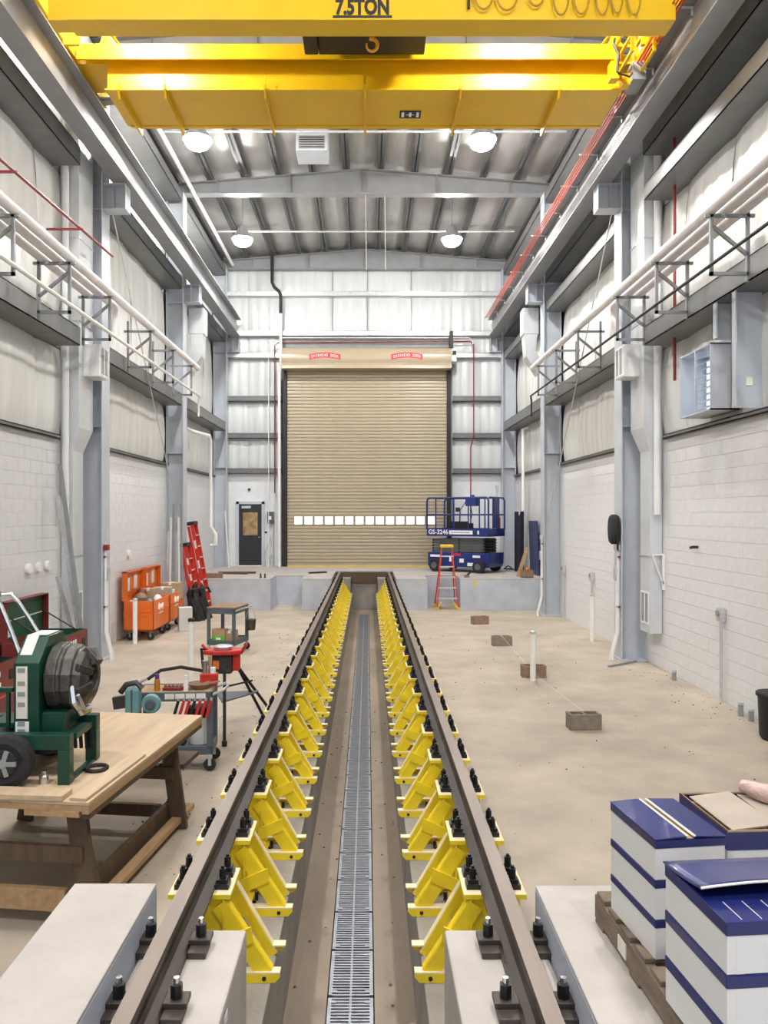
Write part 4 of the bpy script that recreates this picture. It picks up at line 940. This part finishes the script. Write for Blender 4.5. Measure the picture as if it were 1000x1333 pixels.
# ================================================================ CHESTS ALONG THE LEFT WALL
def chest(y0, y1, lab, inner, lid, deco):
    t = thing('tool_chest', lab, 'chest', (-4.7,(y0+y1)/2,0))
    x0, x1, z = -5.05, -4.35, .85
    b = MB(); b.box(x0,x1,y0,y0+.02,.1,z); b.box(x0,x1,y1-.02,y1,.1,z); b.box(x0,x0+.02,y0,y1,.1,z); b.box(x1-.02,x1,y0,y1,.1,z); b.box(x0,x1,y0,y1,.1,.12); bd = wp(t,b,'chest_body','chest_red')
    b = MB(); b.box(x0+.02,x1-.02,y0+.02,y1-.02,z-.10,z-.08); b.box(x1-.03,x1-.02,y0+.02,y1-.02,z-.1,z+.012); b.box(x0+.02,x1-.02,y1-.03,y1-.02,z-.1,z+.01); wp(t,b,'liner',inner,bd)
    b = MB(); b.box(x1,x1+.012,y0,y1,.44,.46); wp(t,b,'front_seam','red_tool',bd)
    for yy in (y0+.1,y1-.2):
        b = MB(); b.box(x0+.05,x1-.05,yy,yy+.1,0,.1); wp(t,b,'skid','black')
    if lid:
        b = MB(); b.box(x0-.03,x0,y0,y1,z,1.41); b.box(x0,x0+.10,y0,y0+.015,z,1.41); b.box(x0,x0+.10,y1-.015,y1,z,1.41); b.box(x0,x0+.10,y0,y1,1.395,1.41); li = wp(t,b,'lid','chest_red')
        b = MB(); b.box(x0+.001,x0+.012,y0+.1,y1-.02,z,1.39); wp(t,b,'lid_lining',inner,li)
        b = MB(); b.box(x0+.012,x0+.02,y0+.1,y1-.05,1.12,1.135); wp(t,b,'lid_rib','label_paper',li)
        b = MB(); b.box(x0+.012,x0+.02,y0+.12,y0+.3,.9,1.05); wp(t,b,'lid_label','sign_white',li)
        for yy in (y0+.25, y1-.06):
            b = MB(); b.bar((x0+.04,yy,1.15),(x1-.15,yy,z-.0),.03,.012); wp(t,b,'lid_stay','black',li)
    if deco:
        b = MB()
        for k in range(5): b.box(x1+.001,x1+.006,y1-.85+k*.085,y1-.80+k*.085,.70,.76)
        for k in range(4): b.box(x1+.001,x1+.006,y1-.78+k*.09,y1-.72+k*.09,.56,.63)
        wp(t,b,'worn_lettering','sign_white',bd)
        b = MB(); b.box(x1+.001,x1+.01,y1-.22,y1-.10,.62,.74); wp(t,b,'badge','black',bd)
chest(10.55,11.92,'dark red steel chest with a raised green lined lid by the duct','chest_green',True,True)
chest(8.3,9.55,'dark red steel chest without a raised lid behind the bender','black',False,True)
for k, y in enumerate((11.72,12.08,12.42)):
    o = MB().lathe([(.085,0),(.085,.05),(.075,.06),(0,.06)],(0,0,0),18,'x').build('wall_disc','sign_white',None,True); o.location=(WL+.002,y,1.79); tag(o,'round white cap above the open chest, %s from the duct' % ordn(2-k),'cap','white wall caps')
o = MB().lathe([(.085,0),(.085,.05),(.075,.06),(0,.06)],(0,0,0),18,'x').build('wall_disc','sign_white',None,True); o.location=(WL+.002,16.65,1.77); tag(o,'lone round white cap on the block wall above the orange job boxes','cap','white wall caps')
for k,(dx,m_,h_) in enumerate(((0,'galv',2.9),(.06,'steel_dark',3.4),(.05,'galv',1.6))):
    o = MB().bar((0,0,.0),(-.42,-.05,h_),.07,.03,(0,1,0)).build('leaning_bar',m_,None); o.location=(-4.62+dx,12.55-.07*k,.03); tag(o,('long pale steel bar leaning on the duct behind the chest','longest dark steel bar leaning on the duct behind the chest','short pale steel bar leaning on the duct behind the chest')[k],'bar')
# ================================================================ ORANGE JOB BOXES
def jobbox(y0, y1, lab):
    t = thing('job_box', lab, 'job box', (-4.74,(y0+y1)/2,0))
    x0, x1, zb, z = -5.06, -4.43, .22, .83
    b = MB(); b.box(x0,x1,y0,y0+.02,zb,z); b.box(x0,x1,y1-.02,y1,zb,z); b.box(x0,x0+.02,y0,y1,zb,z); b.box(x1-.02,x1,y0,y1,zb,z); b.box(x0,x1,y0,y1,zb,zb+.02); bd = wp(t,b,'box_body','job_orange',bevel=.006)
    b = MB(); b.box(x0+.1,x1-.1,y0-.018,y0,.52,.57); b.box(x0,x1,y0-.012,y0,.60,.615); wp(t,b,'end_handle','job_orange',bd)
    b = MB(); b.box(x1,x1+.012,y0,y1,.60,.615); wp(t,b,'side_bead','job_orange',bd)
    b = MB()                                        # worn white script on the side
    yy = (y0+y1)/2-.1
    b.tube([(x1+.006,yy-.14,.62),(x1+.006,yy-.10,.74),(x1+.006,yy-.06,.60),(x1+.006,yy,.70),(x1+.006,yy+.05,.62),(x1+.006,yy+.10,.71),(x1+.006,yy+.15,.60),(x1+.006,yy+.20,.72)],.018,5)
    b.box(x1+.001,x1+.006,yy-.1,yy+.2,.52,.55); wp(t,b,'worn_lettering','label_paper',bd)
    b = MB(); b.box(x0-.03,x0,y0,y1,z,1.43); b.box(x0,x0+.09,y0,y0+.015,z,1.43); b.box(x0,x0+.09,y1-.015,y1,z,1.43); b.box(x0-.03,x0+.10,y0,y1,1.41,1.43); li = wp(t,b,'lid','job_orange')
    b = MB(); b.box(x0,x0+.006,y0+.22,y0+.42,1.0,1.28); b.box(x0,x0+.006,y0+.72,y0+.95,1.02,1.33); wp(t,b,'lid_label','label_paper',li)
    for xx in (x0+.1,x1-.1):
        for yy in (y0+.15,y1-.15):
            b = MB(); b.lathe([(0,-.03),(.07,-.03),(.075,0),(.07,.03),(0,.03)],(xx,yy,.075),14,'y'); c = wp(t,b,'caster','rubber',smooth=True)
            b = MB(); b.box(xx-.02,xx+.02,yy-.045,yy+.045,.14,.22); b.box(xx-.02,xx+.02,yy-.045,yy-.035,.07,.15); b.box(xx-.02,xx+.02,yy+.035,yy+.045,.07,.15); wp(t,b,'caster_fork','steel_dark',c)
    b = MB(); b.box(x0+.05,x1-.05,y0+.1,y0+.13,.18,.21); wp(t,b,'tow_bar','cmu_brown')
    b = MB(); b.box(x0+.03,x1-.03,y0+.03,y1-.03,.60,.64); wp(t,b,'tray','black')
jobbox(15.9,17.1,'orange job box with open lid holding a jumble of tools')
jobbox(17.25,18.45,'orange job box with open lid and cardboard boxes on its tray')
def boxy(name, loc, rz, sx, sy, sz, m, lab, cat, grp=None, tape=True):
    t = thing(name, lab, cat, loc, rz, grp)
    MB().box(-sx/2,sx/2,-sy/2,sy/2,0,sz).build('carton_body', m, t, bevel=.006)
    if tape: MB().box(-.03,.03,-sy/2-.001,sy/2+.001,sz-.05,sz+.001).build('tape', 'label_paper', t)
    return t
boxy('cardboard_box',(-4.70,17.62,.64),.2,.40,.32,.32,'cardboard_grey','brown cardboard box with tape on the second job box tray','box')
boxy('cardboard_box',(-4.62,18.15,.64),-.1,.42,.30,.38,'cardboard','open topped tan cardboard box at the far end of the second job box','box')
boxy('paper_stack',(-4.60,17.9,.64),.3,.2,.1,.24,'sign_white','white folded papers on the second job box tray','paper',tape=False)
def lump(name, loc, r, sq, m, lab, cat, seed=1):
    rnd = random.Random(seed); N = 10; ks = [[rnd.uniform(.72,1.18) for _ in range(N)] for _ in range(6)]
    b = MB(); vs = []
    for i in range(6):
        ph = math.pi*(i+.25)/6.0
        for j in range(N):
            a = 2*math.pi*j/N; k = ks[i][j]*r; vs.append((k*math.sin(ph)*math.cos(a), k*math.sin(ph)*math.sin(a), (1+math.cos(ph))*r*sq/2))
    b.add(vs, [(i*N+j,i*N+(j+1)%N,(i+1)*N+(j+1)%N,(i+1)*N+j) for i in range(5) for j in range(N)]+[tuple(range(N)),tuple(range(5*N,6*N))])
    o = b.build(name, m, None, True); o.location = loc; return tag(o, lab, cat)
lump('tool_bag',(-4.82,16.30,.64),.15,2.2,'cmu_brown','brown canvas tool bag heaped in the first job box','bag',3)
lump('tool_bag',(-4.90,16.62,.64),.135,3.0,'chest_red','dark maroon bag against the lid of the first job box','bag',4)
lump('extension_cord',(-4.95,16.03,.64),.08,2.6,'galv','grey coiled cord in the corner of the first job box','cord',5)
boxy('cardboard_box',(-4.82,16.92,.64),.1,.26,.2,.36,'cardboard','small tan carton standing in the first job box','box')
lump('crumpled_sheet',(-4.57,16.72,.64),.095,2.6,'sign_white','white crumpled plastic sheet on the rim of the first job box','sheet',6)
lump('power_tool',(-4.57,16.1,.64),.08,2.8,'teal_tool','greenish power tool on the rim of the first job box','tool',8)
for k in range(2):
    t = thing('black_sack', ('black fabric sack slumped just past the second job box','black fabric sack slumped at the foot of the red ladders')[k], 'sack', (-4.22+.10*k,19.0+.42*k,0), .3*k)
    N = 22
    def fn(u, v, k=k):
        a = 2*math.pi*u; rr = (.17-.05*v+.03*math.sin(a*5+v*4+k)+.02*math.sin(a*3))*(1-.5*max(0,v-.85)/.15)
        return (rr*math.cos(a)-.14*v, rr*.9*math.sin(a), (.72+.18*math.sin(a*2+k)*v)*v)
    MB().grid(fn, 36, 12).build('sack_body','black',t,True)
    MB().tube([(-.2,-.05,.62),(-.1,-.12,.78),(.06,-.08,.80),(.14,0,.66)],.03,8).build('sack_strap','black',t,True)
t = thing('grey_case', 'flat pale grey metal case standing on edge by the second job box', 'case', (-4.12,17.35,0), .35)
MB().box(-.15,.15,-.09,.09,0,.54).build('case_body','alu',t,bevel=.012); MB().box(-.155,-.15,-.095,.095,.0,.54).build('case_edge','steel_dark',t)
for k in range(6):
    x = -4.95+.06*k; y = 18.75+.09*k; o = MB().bar((0,0,0),(-.02*k+.02,.15,2.2+.35*(k%3)),.05,.025,(0,1,0)).build('metal_stud',('galv','white_paint','steel_dark')[k%3],None); o.location=(x+.03,y,0); tag(o,'slim %s framing stud leaning upright, %s from the second job box' % (('galvanised','white','dark')[k%3],ordn(k)),'stud','leaning framing studs')
# ================================================================ UTILITY CARTS
def cart(loc, rz, w_, d_, lab, topm, zt=.82):
    t = thing('utility_cart', lab, 'cart', loc, rz)
    def tray(z, nm):
        b = MB(); b.box(0,w_,0,d_,z,z+.02); b.box(0,w_,0,.025,z-.05,z+.045); b.box(0,w_,d_-.025,d_,z-.05,z+.045); b.box(0,.025,0,d_,z-.05,z+.045); b.box(w_-.025,w_,0,d_,z-.05,z+.045); return b.build(nm,'cart_grey',t,bevel=.006)
    tt = tray(zt-.05,'top_tray'); tray(.22,'bottom_tray')
    MB().box(.026,w_-.026,.026,d_-.026,zt-.03,zt-.012).build('tray_mat',topm,tt)
    for x in (0,w_-.06):
        for y in (0,d_-.05):
            MB().box(x,x+.06,y,y+.05,.22,zt-.05).build('leg','cart_grey',t,bevel=.006)
            c = MB().lathe([(0,-.02),(.06,-.02),(.065,0),(.06,.02),(0,.02)],(x+.03,y+.03,.066),14,'y').build('caster','rubber',t,True)
            b = MB(); b.box(x+.01,x+.05,y+.0,y+.06,.13,.18); b.box(x+.015,x+.045,y,y+.006,.06,.14); b.box(x+.015,x+.045,y+.054,y+.06,.06,.14); b.build('caster_fork','galv',c)
    MB().tube([(w_,.03,zt-.04),(w_+.10,.03,zt+.0),(w_+.13,d_/2,zt+.0),(w_+.10,d_-.03,zt+.0),(w_,d_-.03,zt-.04)],.015,8).build('push_handle','galv',t,True)
    return t
c2 = cart((-2.36,7.78,0), math.radians(4), .78, .42, 'dark grey utility cart of tools and cans behind the work table', 'lumber')
for k in range(4): MB().box(.30+k*.105,.395+k*.105,-.003,.0,.745,.80).build('paper_card','label_paper',c2)
MC = Matrix.Translation((-2.36,7.78,0)) @ Matrix.Rotation(math.radians(4),4,'Z')
def oncart(x,y,z=.808): return MC @ Vector((x,y,z))
c1 = cart((-3.02,14.42,0), math.radians(-12), .56, .72, 'dark grey utility cart with rusty top and green labelled carton', 'cmu_brown', .86)
M1_ = Matrix.Translation((-3.02,14.42,0)) @ Matrix.Rotation(math.radians(-12),4,'Z')
MB().box(0,.56,0,.72,.861,.885).build('rusty_sheet','cmu_brown',c1,bevel=.004)
p_ = M1_ @ Vector((.20,.16,.24)); t = boxy('cardboard_box',p_,-.2,.26,.2,.22,'cardboard','tan carton with a green label on the far cart shelf','box',tape=False); MB().box(-.12,.13,-.104,-.101,.0,.10).build('green_label','green_label',t); MB().box(-.04,.05,-.106,-.104,.03,.07).build('label_mark','sign_white',t)
p_ = M1_ @ Vector((.42,.20,.24)); boxy('cardboard_box',p_,-.25,.16,.22,.20,'cardboard','plain tan carton on the far cart shelf','box')
t = thing('hanging_pail', 'small grey metal pail hanging off the far cart side', 'pail', M1_ @ Vector((.66,.55,.40)), 0)
MB().lathe([(0,0),(.09,0),(.11,.20),(.1,.21),(0,.19)],(0,0,0),14).build('pail_body','cast_iron',t,True); MB().tube([(-.1,0,.2),(-.06,0,.34),(0,0,.42),(.06,0,.34),(.1,0,.2)],.006,6).build('pail_bail','galv',t)
# tools on the near cart
def bottle(x, y, r, h_, m, capm, lab, name='bottle', cat='bottle'):
    t = thing(name, lab, cat, oncart(x,y))
    MB().lathe([(0,0),(r,0),(r,h_*.6),(r*.8,h_*.7),(r*.4,h_*.76),(0,h_*.76)],(0,0,0),12).build('bottle_body',m,t,True)
    MB().lathe([(r*.75,h_*.72),(r*.75,h_),(0,h_)],(0,0,0),12).build('bottle_cap',capm,t)
bottle(.20,.12,.03,.17,'amber','purple','amber bottle with a purple cap on the tool cart')
bottle(.50,.08,.025,.16,'sign_white','sign_white','small white bottle on the tool cart')
t = thing('shallow_pan', 'brown round shallow pan resting on the tool cart', 'pan', oncart(.62,.20)); MB().lathe([(0,0),(.08,0),(.12,.05),(.125,.055),(.115,.055),(.075,.012),(0,.012)],(0,0,0),18).build('pan_body','cmu_brown',t,True); MB().bar((.1,0,.05),(.2,.06,.06),.03,.012).build('pan_handle','cmu_brown',t)
t = thing('cutting_oil_can', 'red can of cutting tool parts on the tool cart', 'can', oncart(.70,.34)); MB().box(-.09,.09,-.05,.05,0,.13).build('can_body','red_tool',t,bevel=.01); MB().cyl((-.04,0,.13),(-.04,0,.26),.035,10).build('spout','chrome',t,True); MB().cyl((.04,0,.13),(.04,0,.19),.03,10).build('cap','sign_white',t,True)
o = MB().box(-.015,.015,-.015,.015,0,.30).build('wood_stake','lumber',None); o.location=oncart(.75,.37,.806); o.rotation_euler=(.0,-.05,0); o.location = oncart(.71,.405); tag(o,'short wooden stake standing on the tool cart','stake')
t = thing('socket_tray', 'low tray of small rusty sockets on the tool cart', 'tray', oncart(.36,.14)); MB().box(-.1,.1,-.05,.05,0,.03).build('tray_body','chest_red',t,bevel=.004)
for k in range(5): MB().cyl((-.08+k*.04,0,.03),(-.08+k*.04,0,.055),.015,8).build('socket','cmu_brown',t)
t = thing('bench_vise', 'teal painted machine vise hanging off the end of the tool cart', 'vise', oncart(.04,-.10,.68)); 
MB().lathe([(0,-.07),(.085,-.07),(.095,-.05),(.095,-.02),(.06,-.01),(.06,.05),(0,.05)],(.16,0,.06),22,'y').build('round_head','teal_tool',t,True); MB().lathe([(.04,-.085),(.055,-.08),(.055,-.07),(0,-.07)],(.16,0,.06),18,'y').build('head_ring','cart_grey',t)
MB().box(-.10,.04,-.06,.06,-.04,.20).build('body','teal_tool',t,bevel=.015); MB().box(-.04,-.02,-.062,-.06,-.04,.2).build('groove','cart_grey',t)
MB().tube([(-.16,0,.16),(-.1,0,.24),(0,0,.26),(.06,0,.20)],.03,8).build('jaw','cast_iron',t,True); MB().bar((-.22,-.02,.06),(-.08,-.02,.08),.06,.12,(0,0,1)).build('clamp','cast_iron',t); MB().cyl((-.05,.0,.22),(.09,.02,.30),.02,8).build('handle','alu',t)
for k in range(7):
    t = thing('plier', '%s handled pliers, %s from the bucket end, hung on the tool cart' % ('black' if k in (0,3) else 'red', ordn(6-k)), 'pliers', oncart(.44+k*.055,-.016,.76), 0, 'pliers hanging on the cart')
    m_ = ('black','red_tool','red_tool','black','red_tool','red_tool','red_tool')[k]
    MB().bar((0,0,-.03),(-.05,0,-.20),.028,.02,(0,1,0)).build('grip',m_,t); MB().box(-.012,.012,-.008,.008,-.04,.0).build('jaw','galv',t)
t = thing('bucket', 'white plastic bucket with black rim on the tool cart lower shelf', 'bucket', oncart(.62,.24,.24)); MB().lathe([(0,0),(.115,0),(.135,.30),(0,.30)],(0,0,0),18).build('bucket_body','pvc',t,True); MB().lathe([(.14,.28),(.145,.33),(.13,.37),(0,.36)],(0,0,0),18).build('liner_rim','black',t,True)
t = thing('drill_case', 'black open drill case on the tool cart lower shelf', 'case', oncart(.34,.16,.24)); MB().box(-.16,.14,-.1,.1,0,.08).build('case_base','black',t,bevel=.01); MB().box(-.15,.13,.06,.075,.08,.24).build('case_lid','black',t,bevel=.006); MB().tube([(-.1,-.06,.09),(0,-.08,.12),(.1,-.05,.10)],.02,8).build('case_handle','galv',t,True)
pipe('hose', [oncart(.10,.16,.92),oncart(.2,.3,.98),oncart(.4,.36,1.0),oncart(.62,.40,.95),oncart(.7,.42,.9)], .018, 'rubber', 'black rubber hose arched over the tool cart top', 'hose')
# ================================================================ TRIPOD PIPE VISE
t = thing('tripod_vise', 'red topped tripod pipe vise stand beside the running rail', 'pipe vise', (-1.72,9.25,0))
MB().prism([(-.24,-.10),(-.10,-.16),(.10,-.14),(.22,-.06),(.22,.08),(.08,.16),(-.14,.14),(-.24,.06)],.95,1.0,'z').build('top_plate','red_tool',t,bevel=.01)
MB().lathe([(.10,0),(.12,.04),(.08,.05),(0,.05)],(-.02,0,1.0),14).build('tray_insert','galv',t)
MB().box(-.14,.10,-.10,.08,.72,.95).build('gear_box','cast_iron',t,bevel=.02); MB().box(.10,.18,-.06,.06,.75,.95).build('side_bracket','red_tool',t,bevel=.01); MB().box(-.12,-.05,-.11,-.10,.78,.88).build('badge','job_orange',t)
MB().tube([(-.22,-.05,1.0),(-.27,-.05,1.02),(-.25,-.06,.8),(-.17,-.08,.72)],.018,8).build('chain','black',t,True)
for sx in (-1,1): MB().tube([(sx*.2,-.02,.98),(sx*.26,-.03,1.05),(sx*.27,-.03,1.06)],.018,8).build('vise_ear','red_tool',t)
feet = ((.10,-.56),(.44,.42),(.50,.72),(-.30,.40))
for k,(fx_,fy_) in enumerate(feet):
    top = (.0+.02*k,-.02,.80) if k == 0 else (.14*(1 if fx_>0 else -1),.03,.80)
    lg = MB().tube([top,(fx_,fy_,.02)],.019,8).build('leg','black_iron',t,True)
    MB().cyl((fx_,fy_,0),(fx_,fy_,.06),.03,8).build('foot','rubber',lg)
MB().prism([(.02,-.28),(.34,.20),(.36,.32),(-.14,.20)],.42,.435,'z').build('leg_tray','cart_grey',t); MB().tube([(.04,-.25,.60),(.30,.2,.58)],.012,6).build('stay','black_iron',t)
# ================================================================ FAR PLATFORM, DOOR END
for i,(x,y,l_,lab) in enumerate(((-4.75,21.25,.72,'squared brown timber lying on the platform corner by the ladders'),(-4.45,22.9,1.1,'dark timber offcuts lying on the platform below the black door'))):
    t = thing('timber', lab, 'timber', (x,y,DOCK)); MB().box(0,l_,0,.14,0,.14 if i == 0 else .06).build('beam','cmu_brown' if i == 0 else 'lumber_dark',t,bevel=.008)
    if i: MB().bar((.1,-.1,.03),(.9,-.25,.03),.09,.05).build('offcut','lumber_dark',t)
for x in (-2.98,-2.86):
    o = MB().lathe([(.035,0),(.035,.02),(.022,.03),(.022,.12),(0,.12)],(0,0,0),10).build('stud_peg','black',None); o.location=(x,21.4,DOCK); tag(o,'short black peg on the platform edge, %s' % ('the one nearer the black door' if x < -2.9 else 'the one nearer the roller door'),'peg','black pegs on the platform')
o = MB().bar((0,0,.03),(.5,.3,.03),.10,.04).build('dark_slat','black',None); o.location=(-1.75,22.9,DOCK); tag(o,'dark flat bar lying on the platform beside the rail end','bar')
pipe('leaning_pole', [(-4.62,25.6,DOCK),(-4.78,25.75,2.75)], .02, 'white_paint', 'thin white pole leaning in the corner beside the black door', 'pole')
# roof duct with register
t = thing('roof_duct', 'square grey roof duct with a dark register above the middle', 'duct', (-1.27,17.8,10.9))
MB().box(-.36,.36,-.36,.36,-.0,.75).build('duct_shell','steel_paint',t,bevel=.01); f_ = MB(); f_.box(-.3,.3,-.37,-.36,.03,.33); f_.build('register','steel_dark',t)
for k in range(5): MB().box(-.28,.28,-.385,-.37,.06+k*.055,.075+k*.055).build('register_blade','black',t)
for x in (-.05,.45): pipe('hanging_cable', [(x,20.0,10.94),(x+.02,20.0,9.0)], .006, 'label_paper', 'thin pale cable hanging from the roof rafter%s' % (', the one nearer the middle' if x < 0 else ', the one nearer the scissor lift'), 'cable', 'hanging roof cables')
# ================================================================ FLOOR LITTER
b = MB(); rnd = random.Random(5)
for k in range(420):
    if k < 130: x, y, z = rnd.uniform(XC-.36, XC+.36), rnd.uniform(2.8, 12), PIT
    else: x, y, z = rnd.choice((rnd.uniform(1.1,4.6), rnd.uniform(-2.0,-1.1))), rnd.uniform(5, 17), 0
    if z == PIT and abs(x-XC) < .15: continue
    if rnd.random() < .3 and z == 0 and x > 1: x = rnd.uniform(4.2,4.9); y = rnd.uniform(9.5,13)
    r = rnd.uniform(.004,.013); b.lathe([(r*.6,0),(r,r*.4),(r*.5,r*.9)], (x,y,z), 5)
o = b.build('floor_litter','earth',None); tag(o,'scattered dark dirt crumbs and grit on the concrete floor','litter',kind='stuff')
o = MB().box(0,.002,-.03,.03,-.02,.02).build('paper_tag','sign_white',None); o.location = (XC-.4598,3.05,.62); tag(o,'small white tag stuck on the near concrete rail pedestal','tag')
lump('grey_rag',(XC+.36,4.35,PIT),.05,1.2,'cardboard_grey','small grey crumpled rag on the pit floor below the stands','rag',9)
